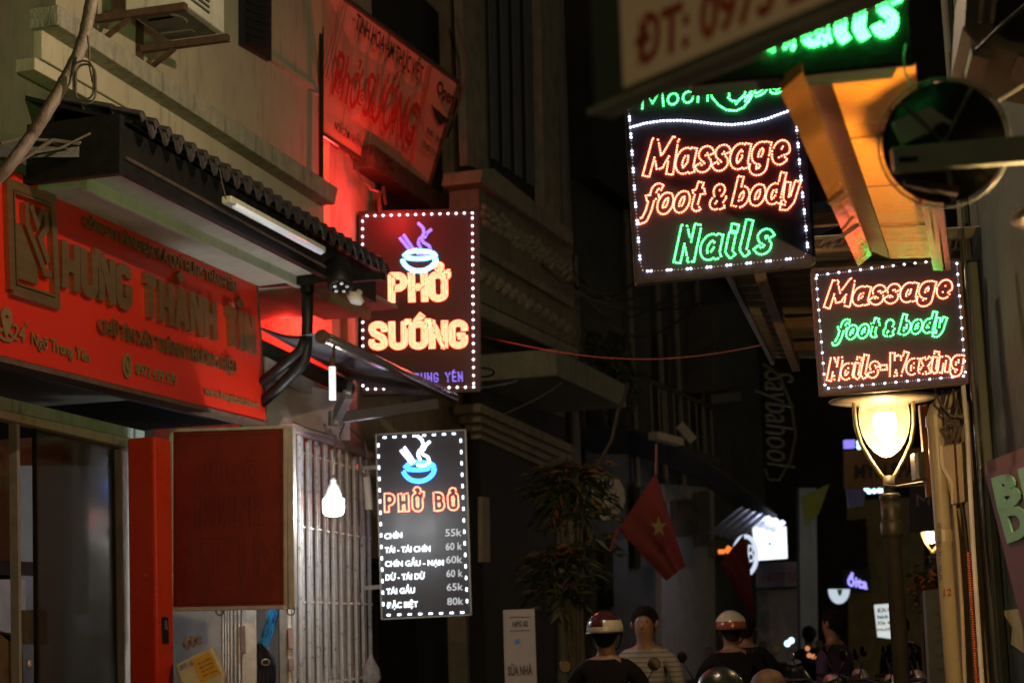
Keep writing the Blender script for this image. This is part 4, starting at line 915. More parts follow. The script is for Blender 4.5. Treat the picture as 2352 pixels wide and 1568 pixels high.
# ------------------------------------------------------------------ far buildings
FE = Fr(P0(1335, 800, 24.5), R(21))
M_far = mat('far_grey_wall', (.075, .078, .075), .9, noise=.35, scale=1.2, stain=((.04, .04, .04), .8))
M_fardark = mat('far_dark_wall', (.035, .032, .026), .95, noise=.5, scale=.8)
fb = thing('far_left_building', 'dark grey house with drain pipes and a boxed window beyond the balcony building', 'building', FE.pt(0, 0, 0))
sE = FE.hit(1745, 900)[0]
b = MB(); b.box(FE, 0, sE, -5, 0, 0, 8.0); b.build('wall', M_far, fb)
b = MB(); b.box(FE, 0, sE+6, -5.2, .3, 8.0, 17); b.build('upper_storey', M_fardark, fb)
for x in (1455, 1520, 1560, 1612): b = MB(); p = FE.hit(x, 900, .1)[0]; b.tube([FE.pt(p, .1, 3), FE.pt(p, .1, 8)], .05, 8); b.build('drain', M_grey, fb)
b = MB(); b.pprism(FE, [(1640, 700), (1726, 690), (1728, 880), (1640, 900)], 0, .5); b.build('boxed_window', M_far, fb, bevel=.02)
b = MB(); b.pprism(FE, [(1645, 905), (1700, 900), (1704, 920), (1648, 925)], .5, .6); b.build('window_hood', M_grey, fb)
for x in (1350, 1400, 1500, 1590): b = MB(); b.pprism(FE, [(x, 760), (x+34, 768), (x+36, 990), (x+2, 990)], 0, .03); b.build('window', M_dark, fb)
for k, (x, y, w_, h_, c_) in enumerate(((1545, 1150, 48, 80, (.10, .07, .05)), (1600, 1130, 30, 120, (.09, .09, .08)), (1470, 1120, 26, 180, (.05, .05, .045)), (1640, 1240, 50, 34, (.12, .11, .04)), (1408, 1240, 34, 150, (.06, .06, .055)))):
    b = MB(); b.pprism(FE, [(x, y), (x+w_, y-4), (x+w_+2, y+h_), (x+2, y+h_+3)], .1, .16+.02*k); b.build('shop_panel', mat('shop_panel_%s' % 'abcde'[k], c_, .7, noise=.4, scale=8), fb)
for k in range(9):
    b = MB(); p = FE.hit(1500+k*17, 1000, .35)[0]; b.tube([FE.pt(p, .35, 4.35), FE.pt(p, .35, 5.2)], .015, 5); b.build('balcony_bar', M_grey, fb)
b = MB(); b.box(FE, FE.hit(1495, 1000, .35)[0], FE.hit(1640, 1000, .35)[0], .32, .38, 5.2, 5.26); b.box(FE, FE.hit(1495, 1000, .35)[0], FE.hit(1640, 1000, .35)[0], 0, .42, 4.22, 4.34); b.build('balcony_frame', M_far, fb)
b = MB(); b.pprism(FE, [(1520, 1110), (1640, 1120), (1645, 1600), (1520, 1600)], .0, .1); b.build('white_door', mat('far_pale_door', (.3, .28, .26), .8), fb)
bx2 = thing('far_end_building', 'far dark buildings closing the end of the alley behind the signs', 'building', (2.5, 60, 0))
b = MB(); b.hexa([(-6, 58, 0), (24, 48, 0), (24, 62, 0), (-6, 62, 0), (-6, 58, 30), (24, 48, 30), (24, 62, 30), (-6, 62, 30)]); b.build('wall', M_fardark, bx2)
# leftover far panels: pale wall and shutter behind the riders
def panel(name, label, cat, px, d, mt, th=.08, yaw=90, mat2=None):
    c = at(sum(p[0] for p in px)/4, sum(p[1] for p in px)/4, d); f = Fr((c.x, c.y), R(yaw)); t = thing(name, label, cat, f.hp(*px[3])); b = MB(); b.pprism(f, px, -th, 0); b.build('panel', mt, t, bevel=.004); return t, f
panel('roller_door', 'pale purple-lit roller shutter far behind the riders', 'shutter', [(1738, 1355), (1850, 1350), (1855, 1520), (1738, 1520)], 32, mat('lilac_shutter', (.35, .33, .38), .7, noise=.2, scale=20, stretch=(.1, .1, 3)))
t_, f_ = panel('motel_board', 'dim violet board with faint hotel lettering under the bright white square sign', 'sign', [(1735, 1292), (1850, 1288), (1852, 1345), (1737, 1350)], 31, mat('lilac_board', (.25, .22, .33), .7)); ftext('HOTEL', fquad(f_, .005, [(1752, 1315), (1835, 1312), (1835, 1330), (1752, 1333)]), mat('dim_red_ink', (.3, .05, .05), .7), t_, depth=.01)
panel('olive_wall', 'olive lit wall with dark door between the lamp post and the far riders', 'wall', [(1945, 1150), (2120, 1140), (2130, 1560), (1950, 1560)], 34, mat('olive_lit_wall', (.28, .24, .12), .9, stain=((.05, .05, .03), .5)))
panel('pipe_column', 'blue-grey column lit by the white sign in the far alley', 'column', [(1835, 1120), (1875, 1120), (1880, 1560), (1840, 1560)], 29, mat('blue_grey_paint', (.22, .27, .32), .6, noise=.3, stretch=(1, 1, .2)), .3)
t_, f_ = panel('far_window', 'dark far window frame with a red-brown door at the right of the column', 'window', [(1885, 1200), (1990, 1190), (1995, 1330), (1890, 1335)], 33, M_dark)
t_, f_ = panel('brown_board', 'brown advertising board with dark lettering behind the street lamp', 'sign', [(1938, 1035), (2160, 1025), (2164, 1112), (1940, 1122)], 20, mat('brown_board', (.23, .13, .05), .7)); ftext('MYN SPA', fquad(f_, .005, [(1962, 1068), (2105, 1060), (2105, 1092), (1962, 1098)]), M_ink, t_, depth=.01, offset=.03)
# black tarpaulin canopy mid left and the lit corrugated piece
cnp = thing('black_canopy', 'sagging black canopy roof with a white-lit corrugated edge above the alley', 'canopy', at(1600, 1080, 24))
rows = [[(1300, 985), (1440, 978), (1530, 1008), (1620, 1050), (1700, 1110), (1790, 1178)], [(1300, 1035), (1440, 1035), (1530, 1060), (1610, 1100), (1680, 1150), (1745, 1190)]]
b = MB(); 
for i in (0, 1):
    for k, (x, y) in enumerate(rows[i]): b.v.append(at(x, y, 23+k*.7+(1.6 if i else 0)))
for k in range(5): b.f.append((k, k+1, k+7, k+6)); b.m.append(0)
o = b.build('sheet', M_black, cnp); md = o.modifiers.new('Solidify', 'SOLIDIFY'); md.thickness = .05
b = MB(); n = 14
for k in range(n+1):
    t = k/n; b.v += [at(1700+105*t, 1165+35*t, 26)+Vector((0, 0, .03*(k % 2))), at(1625+110*t, 1225+32*t+0, 28.5)+Vector((0, 0, .03*(k % 2)))]
for k in range(n): b.f.append((2*k, 2*k+2, 2*k+3, 2*k+1)); b.m.append(0)
b.build('corrugated_edge', mat('white_corrugated', (.6, .6, .65), .35, metal=.5), cnp)
b = MB(); b.bar(at(1500, 1000, 23), at(1560, 1015, 23.5), .15, .1); b.bar(at(1560, 975, 23), at(1592, 1012, 23), .1, .12); b.build('canopy_edge_piece', mat('pale_scrap', (.5, .46, .38), .7), cnp)

# ------------------------------------------------------------------ small far signs
def glow(name, label, px, d, em, group=None, text=None, tm=None):
    t, f = panel(name, label, 'sign', px, d, em); return t, f
E_box = emis('lit_white_acrylic', (.86, .96, 1), 1.3); E_vio = emis('violet_glow', (.30, .24, 1), 1.0); E_cy = emis('cyan_glow', (.45, .85, 1), 3)
t_, f_ = panel('lit_square_sign', 'bright white square lightbox sign hanging in the far alley', 'sign', [(1731, 1212), (1806, 1208), (1809, 1281), (1737, 1286)], 27, E_box, .15)
b = MB(); b.lathe(f_.hp(1768, 1248, .003), [(.025, 0), (.02, .004)], 12, axis=f_.n); b.build('green_dot', mat('green_dot', (.1, .35, .02), .6), t_)
point('box_lamp', f_.hp(1765, 1215, .5), (.55, .6, 1), 12, .2, t_)
rg = thing('ring_sign', 'round white ring sign half hidden behind the small red flag', 'sign', at(1712, 1275, 26))
c = at(1712, 1275, 26); ff = Fr((c.x, c.y), R(90)); b = MB(); b.tube([ff.hp(1712+26*math.cos(t), 1275+44*math.sin(t)) for t in [i*2*math.pi/28 for i in range(29)]], .035, 6); b.build('ring', emis('ring_glow', (.7, .8, 1), .9), rg)
b = MB(); b.lathe(ff.hp(1712, 1275, -.1), [(.16, 0), (.16, .03)], 24, axis=ff.n); b.build('disc', M_dark, rg)
ftext('B', fquad(ff, .03, [(1718, 1250), (1732, 1250), (1732, 1290), (1718, 1290)]), emis('ring_glow', (), 0), rg, depth=.01)
for nm, lb, px, em, d in (('violet_sign', 'small violet glowing sign left of the lamp arms', [(1939, 1010), (1964, 1009), (1964, 1028), (1940, 1029)], E_vio, 24), ('violet_lightbox', 'violet lit panel under the brown advertising board', [(1944, 1122), (1990, 1120), (1982, 1160), (1950, 1165)], mat('violet_panel', (.2, .18, .4), .6), 24)):
    panel(nm, lb, 'sign', px, d, em)
ct = thing('cyan_light_row', 'row of tiny cyan-white lights low behind the lamp post collar', 'light', at(2010, 1127, 23))
for x, y in ((1990, 1122), (1996, 1128), (2008, 1127), (2020, 1126), (2030, 1126), (1973, 1016), (1973, 1026)):
    b = MB(); b.lathe(at(x, y, 23), [(.01, -.02), (.035, 0), (.01, .02)], 10, axis=(0, -1, 0)); b.build('lamp', E_cy, ct)
t_, f_ = panel('dark_logo_board', 'black board with a faint M letter to the right of the lamp post', 'sign', [(2092, 1118), (2160, 1112), (2162, 1218), (2094, 1222)], 17, mat('matt_black_board', (.015, .015, .018), .6)); ftext('M', fquad(f_, .004, [(2104, 1135), (2135, 1133), (2136, 1160), (2105, 1162)]), mat('grey_ink', (.12, .12, .13), .6), t_, depth=.004)
t_, f_ = panel('cafe_script_board', 'unlit dark panel with violet glowing letters far down the alley', 'sign', [(1935, 1308), (2000, 1305), (2000, 1360), (1936, 1362)], 30, M_dark); ftext('ổita', fquad(f_, .01, [(1946, 1320), (1992, 1330), (1992, 1352), (1946, 1343)]), emis('violet_letters', (.35, .3, 1), 1.6), t_, depth=.02, offset=.03)
hd = thing('half_disc_sign', 'white lit half-round sign with a green leaf mark far down the alley', 'sign', at(1928, 1365, 29)); c = at(1928, 1360, 29); ff = Fr((c.x, c.y), R(90))
b = MB(); b.prism(ff, [ff.hit(1928+24*math.cos(a), 1352+34*math.sin(a)) for a in [i*math.pi/12 for i in range(13)]], -.08, 0); b.build('face', emis('half_disc_glow', (.62, .72, .85), .8), hd)
b = MB(); b.prism(ff, [ff.hit(*p) for p in ((1922, 1353), (1935, 1353), (1932, 1365), (1927, 1368))], .001, .01); b.build('leaf_mark', mat('green_dot', ()), hd)
t_, f_ = panel('lit_menu_board', 'white lit menu board with red lettering beside the lamp post foot', 'sign', [(2010, 1388), (2066, 1384), (2066, 1468), (2018, 1462)], 24, emis('menu_board_glow', (.85, .95, .95), .7))
for k, (tx, mm) in enumerate((('BÚN PHỞ', M_redink), ('bánh mì', M_blue), ('35k 40k', M_redink), ('nước', M_redink))):
    y = 1396+k*15; ftext(tx, fquad(f_, .006, [(2015, y), (2058, y-2), (2058, y+9-k), (2015, y+10-k)]), mm, t_, depth=.006, offset=.03)
b = MB(); b.bar(at(1650, 1266, 25), at(1664, 1266, 25), .06); b.bar(at(1668, 1268, 25), at(1676, 1255, 25), .07)
t_ = tag(b.build('orange_screen_lights', emis('orange_glow', (1, .22, .03), 1.2)), 'small orange and yellow glowing digits beside the second red flag', 'light')
# round white shop sign behind the palm
ra_ = thing('round_shop_sign', 'round off-white shop sign partly covered by palm fronds', 'sign', at(1384, 1140, 19)); c = at(1384, 1140, 19); ff = Fr((c.x, c.y), R(95))
b = MB(); b.prism(ff, [ff.hit(1384+52*math.cos(a), 1140+56*math.sin(a)) for a in [i*math.pi/20 for i in range(40)]], -.1, 0); b.build('disc', mat('round_sign_white', (.46, .44, .38), .6), ra_, bevel=.01)
ftext('TAMU', fquad(ff, .003, [(1345, 1102), (1410, 1096), (1410, 1116), (1345, 1122)]), M_ink, ra_, depth=.003, offset=.02)
ftext('Life', fquad(ff, .003, [(1402, 1135), (1422, 1125), (1424, 1160), (1400, 1172)]), M_ink, ra_, depth=.003)
b = MB(); b.prism(ff, [ff.hit(*p) for p in ((1364, 1126), (1384, 1124), (1384, 1160), (1364, 1162))], .001, .004); b.build('emblem', M_ink, ra_)
# vertical unlit script sign
sc_ = thing('script_sign', 'unlit dark green curly neon script sign hanging vertically behind the left roof edge', 'sign', at(1790, 960, 20)); M_scr = mat('unlit_neon', (.07, .075, .03), .5)
q = Quad(at(1822, 850, 20), at(1826, 1075, 20), at(1760, 1078, 20), at(1754, 852, 20)); ftext('Saybahool', q, M_scr, sc_, depth=.02, extrude=.03, shear=.3)
b = MB(); b.tube([at(1752, 835, 20), at(1790, 862, 20), at(1818, 930, 20), at(1828, 1000, 20), at(1815, 1060, 20), at(1790, 1102, 20), at(1765, 1100, 20), at(1757, 1075, 20)], .02, 6); b.build('neon_swash', M_scr, sc_)

# ------------------------------------------------------------------ flags
def flag(name, label, pts, d, star=None, cm=None):
    t = thing(name, label, 'flag', at(*pts[0], d)); b = MB(); n = 10
    TL, TR, BR, BL = [at(x, y, d+k_) for (x, y), k_ in zip(pts, (0, .1, .25, .15))]
    for i in range(n+1):
        for j in range(n+1):
            u_, v_ = i/n, j/n; p = TL*(1-u_)*(1-v_)+TR*u_*(1-v_)+BR*u_*v_+BL*(1-u_)*v_; b.v.append(p+Vector((0, -1, 0))*.05*math.sin(u_*9+v_*2)*min(1, v_*3+u_))
    for i in range(n):
        for j in range(n): a = i*(n+1)+j; b.f.append((a, a+1, a+n+2, a+n+1)); b.m.append(0)
    b.build('cloth', cm or mat('red_flag_cloth', (.12, .012, .006), .8, noise=.25), t, smooth=True)
    return t, (TL, TR, BR, BL)
tf, qf = flag('national_flag', 'larger drooping red flag with a yellow star hanging from a pole', [(1506, 1086), (1420, 1215), (1531, 1333), (1573, 1300)], 16.5)
sc = at(1512, 1210, 16.3); b = MB(); pts = []
for k in range(10):
    a = math.pi/2+k*math.pi/5; r = (.105 if k % 2 == 0 else .042); pts.append(sc+Vector((r*math.cos(a)*.8, -.06, r*math.sin(a))))
b.face(pts); o = b.build('star', mat('yellow_star', (.13, .11, .02), .8), tf); md = o.modifiers.new('Solidify', 'SOLIDIFY'); md.thickness = .006
b = MB(); b.tube([at(1508, 1020, 16.6), at(1507, 1090, 16.5)], .014, 6); b.build('pole', M_cable, tf)
b = MB(); b.hexa([at(1398, 1265, 16.5), at(1404, 1267, 16.5), at(1404, 1267, 16.52), at(1398, 1265, 16.52), at(1414, 1215, 16.5), at(1422, 1213, 16.5), at(1422, 1213, 16.52), at(1414, 1215, 16.52)]); b.build('ribbon', mat('red_flag_cloth', ()), tf)
flag('small_flag', 'smaller dark red furled flag in front of the round ring sign', [(1708, 1226), (1655, 1292), (1735, 1425), (1722, 1300)], 20, cm=mat('red_flag_cloth', ()))
t_, f_ = panel('lime_banner', 'diamond shaped dim green banner hung askew in the far alley', 'banner', [(1840, 1140), (1905, 1110), (1880, 1180), (1848, 1210)], 26, mat('green_cloth', (.10, .14, .03), .8), .02)
# standing advert board
t_, f_ = panel('standing_advert', 'tall beige standing advert board in front of the dark doorway', 'sign', [(1155, 1400), (1228, 1397), (1236, 1640), (1162, 1640)], 15.2, mat('beige_board', (.26, .21, .16), .7, noise=.1), .06)
ftext('SỬA NHÀ', fquad(f_, .004, [(1166, 1530), (1222, 1528), (1223, 1548), (1167, 1550)]), M_ink, t_, depth=.002, offset=.03); ftext('NPG 62', fquad(f_, .004, [(1177, 1427), (1212, 1425), (1212, 1437), (1177, 1439)]), M_ink, t_, depth=.002, offset=.03)
for y in (1416, 1447): b = MB(); b.pprism(f_, [(1170, y), (1218, y-1), (1218, y+1), (1170, y+2)], .001, .004); b.build('printed_line', M_ink, t_)
b = MB(); b.pprism(f_, [(1181, 1472), (1192, 1464), (1194, 1476), (1184, 1480)], .001, .004); b.build('printed_mark', M_blue, t_)
# yellow post and striped things by the palm
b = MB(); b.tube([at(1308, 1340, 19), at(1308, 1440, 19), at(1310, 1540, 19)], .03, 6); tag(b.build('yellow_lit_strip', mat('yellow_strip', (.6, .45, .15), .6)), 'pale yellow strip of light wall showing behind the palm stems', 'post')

# ================================================================== right hand side
# massage signs
FQ = Fr(P0(1650, 400, 7.6), R(91)); kq = 7.6/FP
ms = board('spa_led_sign', 'larger tilted LED sign reading Massage foot and body Nails in red and green', 'sign', FQ, [(1430, 120), (1841, 80), (1870, 606), (1461, 650)], .09, mat('led_board_blue', (.034, .026, .05), .45, noise=.12, scale=4, bump=0, spec=.3), None, M_black)
def QT(tx, px, levels, mt_, step, r, **k): led_text(tx, fquad(FQ, .001, px), mt_, ms, levels, levels[0], step, r, **k)
QT('Massage', [(1489, 328), (1803, 303), (1801, 374), (1485, 400)], [.0155], LED_R, .0115, .0040, shear=.17, gap=.24)
QT('foot & body', [(1484, 431), (1824, 400), (1822, 460), (1480, 491)], [.0125], LED_R, .0112, .0039, shear=.2, gap=.22, space=.25)
QT('Nails', [(1560, 526), (1766, 508), (1763, 576), (1556, 598)], [.0155], LED_G, .0112, .0039, shear=.15, gap=.32)
q = fquad(FQ, .001, [(1476, 210), (1628, 190), (1626, 232), (1475, 250)]); led_text('Moon', q, LED_G, ms, [0], 0, .0118, .0046, gap=.16)
q = fquad(FQ, .001, [(1725, 186), (1805, 176), (1800, 210), (1722, 222)]); led_text('pa', q, LED_G, ms, [.0075], .0075, .0112, .0046, shear=.25, gap=.2)
q = fquad(FQ, .001, [(1430, 120), (1841, 80), (1870, 606), (1461, 650)])
def qpath(pxs): return [FQ.hp(x, y, .001) for x, y in pxs]
def dots(path, step, r, mt_, nm, q_=q, parent=ms):
    L = sum((path[k+1]-path[k]).length for k in range(len(path)-1)); n = max(2, int(L/step)); b = MB(); acc = 0
    led = []
    for i in range(n+1):
        t = L*i/n; k = 0; s_ = 0
        while k < len(path)-2 and s_+(path[k+1]-path[k]).length < t: s_ += (path[k+1]-path[k]).length; k += 1
        p = path[k].lerp(path[k+1], (t-s_)/max(1e-9, (path[k+1]-path[k]).length)); dome(b, p+q_.n*.003, q_.n, q_.xx, r, r*.8)
    return b.build(nm, mt_, parent)
# moon and face crescent
dots(qpath([(1628, 205), (1635, 225), (1650, 243), (1668, 254), (1690, 256), (1708, 248), (1720, 232), (1726, 212), (1722, 196), (1712, 188)]), .0118, .0046, LED_G, 'crescent_outline')
dots(qpath([(1672, 198), (1666, 210), (1676, 218), (1672, 226), (1682, 234), (1696, 234), (1704, 224), (1712, 216), (1708, 204), (1692, 192)]), .0118, .0046, LED_G, 'face_outline')
dots(qpath([(1690, 240), (1700, 228), (1716, 222)]), .0118, .0046, LED_G, 'chin_outline')
dots(qpath([(1448, 294), (1480, 285), (1520, 279), (1560, 278), (1600, 281), (1640, 286), (1680, 288), (1720, 284), (1760, 275), (1795, 262), (1822, 252)]), .0155, .0058, LED_W, 'wave_leds')
def pairs(path, nn_, r, parent=ms, q_=q, mt_=LED_W, both=True):
    L = [0]
    for k in range(len(path)-1): L.append(L[-1]+(path[k+1]-path[k]).length)
    def at_(t):
        k = 0
        while k < len(path)-2 and L[k+1] < t: k += 1
        return path[k].lerp(path[k+1], (t-L[k])/(L[k+1]-L[k]))
    b = MB(); 
    for i in range(nn_):
        t = L[-1]*(i+.15)/nn_; led_at(at_(t), q_.n, q_.xx, r, mt_, parent)
        if both: led_at(at_(t+.016), q_.n, q_.xx, r, mt_, parent)
        for j in range(1, 6): dome(b, at_(min(L[-1], t+.016+j*.0165))+q_.n*.003, q_.n, q_.xx, r*.38, r*.3)
    b.build('small_leds', emis('led_faint', (.9, .75, .7), .7), parent, kind='stuff')
pairs(qpath([(1441, 225), (1448, 300), (1458, 450), (1470, 600), (1476, 622)]), 10, .0058)
pairs(qpath([(1480, 624), (1600, 617), (1740, 603), (1845, 592)]), 8, .0058)
pairs(qpath([(1826, 250), (1836, 380), (1850, 520), (1855, 575), (1845, 590)]), 9, .0058)
# second sign
FQ2 = Fr(P0(2045, 750, 8.3), R(91)); corners2 = [(1866, 619), (2203, 601), (2221, 880), (1887, 907)]
m2 = board('spa_led_sign', 'smaller LED sign reading Massage foot and body Nails-Waxing above the street lamp', 'sign', FQ2, corners2, .09, mat('led_board_blue', ()), None, M_rust)
def Q2(tx, px, levels, mt_, step, r, **k): led_text(tx, fquad(FQ2, .001, px), mt_, m2, levels, levels[0], step, r, **k)
Q2('Massage', [(1904, 652), (2178, 630), (2175, 681), (1900, 702)], [.0150], LED_R, .0108, .0039, shear=.17, gap=.26)
Q2('foot & body', [(1925, 740), (2165, 718), (2163, 758), (1922, 778)], [.0098], LED_G, .0112, .0039, shear=.2, gap=.25, space=.25)
Q2('Nails-Waxing', [(1907, 826), (2208, 803), (2206, 848), (1904, 870)], [.0112], LED_R, .0112, .0040, shear=.12, gap=.25)
q2_ = fquad(FQ2, .001, corners2)
def qp2(pxs): return [FQ2.hp(x, y, .001) for x, y in pxs]
for path, n in ((qp2([(1876, 633), (2040, 612), (2176, 597)]), 13), (qp2([(1874, 640), (1894, 884)]), 11), (qp2([(1902, 892), (2060, 878), (2212, 864)]), 13), (qp2([(2197, 606), (2216, 855)]), 11)):
    b = led_path(path, q2_, n, .0058, LED_W, m2)
b = MB()
for path, n in ((qp2([(1876, 633), (2176, 597)]), 52), (qp2([(1874, 640), (1894, 884)]), 44), (qp2([(1902, 892), (2212, 864)]), 52), (qp2([(2197, 606), (2216, 855)]), 44)):
    for k in range(n): dome(b, path[0].lerp(path[1], (k+.5)/n)+q2_.n*.003, q2_.n, q2_.xx, .0022, .002)
b.build('small_leds', emis('led_faint', (), 0), m2, kind='stuff')
# green LED sign high in front
FQ3 = Fr(P0(1990, 60, 4.7), R(93)); m3 = board('green_led_sign', 'dark sign with big green-white LED letters at the top edge of the picture', 'sign', FQ3, [(1560, -140), (2072, -170), (2098, 148), (1590, 196)], .12, mat('green_board', (.012, .03, .018), .35), None, M_black)
q = fquad(FQ3, .001, [(1770, -30), (2052, -62), (2050, 74), (1768, 112)]); led_text('Nails', q, LED_G, m3, [.0125, 0], .0125, .0115, .0057, shear=.12, gap=.28)
b = MB(); b.tube([at(2082, 96, 4.7), at(2076, 130, 4.68), at(2078, 165, 4.68), at(2095, 200, 4.65)], .0035, 6); tag(b.build('green_lit_wire', mat('pale_wire', (.4, .45, .4), .4)), 'thin wire lit green hanging from the corner of the top LED sign', 'wire')

sl = bpy.data.lights.new('added_green_spot', 'SPOT'); sl.color = (.05, 1, .25); sl.energy = 230; sl.spot_size = R(32); sl.spot_blend = .5; sl.shadow_soft_size = .12   # added green spot behind the sign, aimed at the left soffit
so = bpy.data.objects.new('added_green_spot', sl); COL.objects.link(so); _q = FQ3.pt(-.1, -.2, at(1990, 60, 4.7).z); so.parent = m3; so.location = _q-ROOT[m3.name]
so.rotation_euler = (Vector((-2.3, 11.6, 4.7))-_q).to_track_quat('-Z', 'Y').to_euler()
# ------------------------------------------------------------------ foreground blurred sign
a0 = at(1432, 202, 3.0); a1 = at(1905, 0, 3.0*(a0.z-1.5)/(at(1905, 0, 3.0).z-1.5)); FF = fr2(a0, a1); 
fs = thing('foreground_sign', 'large blurred off-white signboard with red phone lettering close to the camera', 'sign', FF.pt(0, 0, 1))
if FF.n.dot(CAM-a0) < 0: FF.n = -FF.n
zf = a0.z; sf1 = FF.hit(2600, -200)[0]
b = MB(); b.box(FF, 0, 1.6, -.012, 0, zf, zf+.7); b.build('face', mat('offwhite_panel', (.8, .73, .56), .6, noise=.06, scale=2), fs)
b = MB(); b.box(FF, -.10, 1.6, -.05, -.0125, zf-.012, zf+.72); b.build('frame', mat('green_black_frame', (.035, .06, .045), .4), fs, bevel=.008)
b = MB(); b.box(FF, -.105, 1.6, -.052, .006, zf-.024, zf-.0125); b.build('bottom_trim', mat('grey_trim', (.26, .30, .25), .35, metal=.2), fs, bevel=.008)
ftext('ĐT: 0973 288', fquad(FF, .002, [(1462, 50), (1960, -155), (1955, -50), (1460, 152)]), mat('faded_red_ink', (.36, .06, .02), .6), fs, depth=.002, offset=.03)

# ------------------------------------------------------------------ orange canopy box running along the right
def lvl(px, py, z):                               # pixel on a horizontal plane
    r = ray(px, py); t = (z-CAM.z)/r.z; return CAM+r*t
zo = 3.05
on = thing('orange_canopy', 'glossy orange and gold canopy strip reflecting the LED signs above the smaller massage sign', 'canopy', lvl(1906, 176, zo))
A_, B_ = lvl(1906, 176, zo), lvl(2102, 150, zo); Cc, D_ = lvl(2146, 592, zo), lvl(2046, 594, zo)
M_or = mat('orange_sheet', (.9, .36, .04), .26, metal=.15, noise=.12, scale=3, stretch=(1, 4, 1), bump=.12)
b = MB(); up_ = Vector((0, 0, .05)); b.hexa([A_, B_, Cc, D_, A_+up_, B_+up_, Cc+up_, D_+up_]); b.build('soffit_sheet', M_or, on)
E_, F_ = lvl(1845, 166, zo+.0), lvl(2000, 585, zo)
b = MB(); zz = Vector((0, 0, .09)); b.hexa([E_+zz*.2, A_-Vector((0.004, 0, 0)), D_-Vector((.004, 0, 0)), F_+zz*.2, E_+zz, A_+zz, D_+zz, F_+zz]); b.build('side_channel', mat('copper_sheet', (.11, .05, .04), .4, metal=.5, noise=.2), on)
for k in range(3):
    t = (k+1)/4; b = MB(); b.bar(A_.lerp(D_, t)-Vector((0, 0, .003)), B_.lerp(Cc, t)-Vector((0, 0, .003)), .004, .003); b.build('seam', M_rust, on)
G_, H_ = lvl(1790, 180, zo-.02), lvl(1970, 592, zo-.02); E2, F2 = lvl(1843, 166, zo-.02), lvl(2002, 586, zo-.02)
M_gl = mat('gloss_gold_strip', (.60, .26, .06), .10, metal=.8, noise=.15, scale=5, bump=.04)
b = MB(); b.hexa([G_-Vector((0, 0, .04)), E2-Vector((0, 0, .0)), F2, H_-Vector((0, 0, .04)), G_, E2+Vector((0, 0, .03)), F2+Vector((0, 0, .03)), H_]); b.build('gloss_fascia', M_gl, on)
for t in (.52, .73): 
    b = MB(); b.bar(G_.lerp(H_, t)-Vector((0, 0, .05)), E2.lerp(F2, t)-Vector((0, 0, .02)), .02, .012); b.build('strip_joint', M_rust, on)
b = MB(); b.bar(at(1940, 432, 6.6), at(2034, 424, 6.5), .02, .012); b.bar(at(1938, 400, 6.6), at(1942, 500, 6.8), .02); b.build('flat_bracket', M_rust, on)
b = MB(); b.bar(at(1902, 206, 5.4), at(2020, 185, 5.0), .018, .01); b.bar(at(2030, 190, 5.1), at(2060, 240, 5.1), .08, .05); b.build('clamp', M_black, on)
# mirror-like downpipe edges right of the canopy
M_pipe = mat('glossy_green_grey_pipe', (.13, .14, .11), .18, metal=.5, noise=.2, scale=6)
for k, (x0, y0, x1, y1, r, d, lb) in enumerate(((2196, 440, 2296, 1600, .03, 8.9, 'dark glossy vertical pipe standing immediately right of the smaller LED sign'), (2242, 560, 2292, 1600, .010, 8.6, 'thin glossy pipe with coloured reflections along the right wall'))):
    b = MB(); p = at(x1, y1, d); b.tube([Vector((p.x, p.y, -.2)), Vector((p.x, p.y, 6))] if k == 0 else [Vector((p.x, p.y, -.2)), Vector((p.x, p.y, 4.4))], r, 14); tag(b.build('vertical_pipe', M_pipe, None, smooth=True), lb, 'pipe')
for k, (xx, mm) in enumerate(((2090, 'orange'), (2112, 'a'), (2128, 'b'))):
    pass
b = MB()
for k in range(3): b.bar(lvl(2108+k*16, 330, zo+.02), lvl(2150+k*12, 596, zo+.02), .03, .10)
b.build('steel_edge', M_pipe, on)

# ------------------------------------------------------------------ corrugated metal roof further on
zr = 3.45
cr = thing('metal_roof', 'corrugated metal roof on rusty beams between and behind the two massage signs', 'roof', lvl(1800, 700, zr))
M_cor = mat('corrugated_sheet', (.28, .26, .17), .5, metal=.35, noise=.35, scale=4, bump=.2)
c0_, c1_, c2_, c3_ = lvl(1640, 560, zr), lvl(2260, 520, zr), lvl(2260, 830, zr), lvl(1775, 828, zr)
b = MB(); n = 70
for k in range(n+1):
    t = k/n; dz = Vector((0, 0, .022*(1 if k % 4 in (1, 2) else 0))); b.v += [c0_.lerp(c3_, t)+dz, c1_.lerp(c2_, t)+dz]
for k in range(n): b.f.append((2*k, 2*k+2, 2*k+3, 2*k+1)); b.m.append(0)
b.build('sheet', M_cor, cr)
M_beam = mat('rusty_beam', (.26, .16, .08), .7, metal=.1, noise=.5, scale=8, bump=.4)
for a, c in (((1745, 615), (1828, 838)), ): b = MB(); b.bar(lvl(*a, zr-.06), lvl(*c, zr-.06), .06, .1); b.build('beam', M_beam, cr)
for y in (500, 560, 735, 790): b = MB(); b.bar(lvl(1800 if y > 700 else 1850, y+8, zr-.05), lvl(2140, y-14, zr-.05), .05, .06); b.build('cross_beam', M_beam, cr)
b = MB(); b.bar(lvl(1640, 560, zr+.0), lvl(1775, 828, zr+.0), .03, .07); b.build('edge_flashing', M_grey, cr)
tp = thing('blue_tarpaulin', 'dark blue tarpaulin corner showing between the two massage signs', 'tarpaulin', at(1900, 480, 8.9))
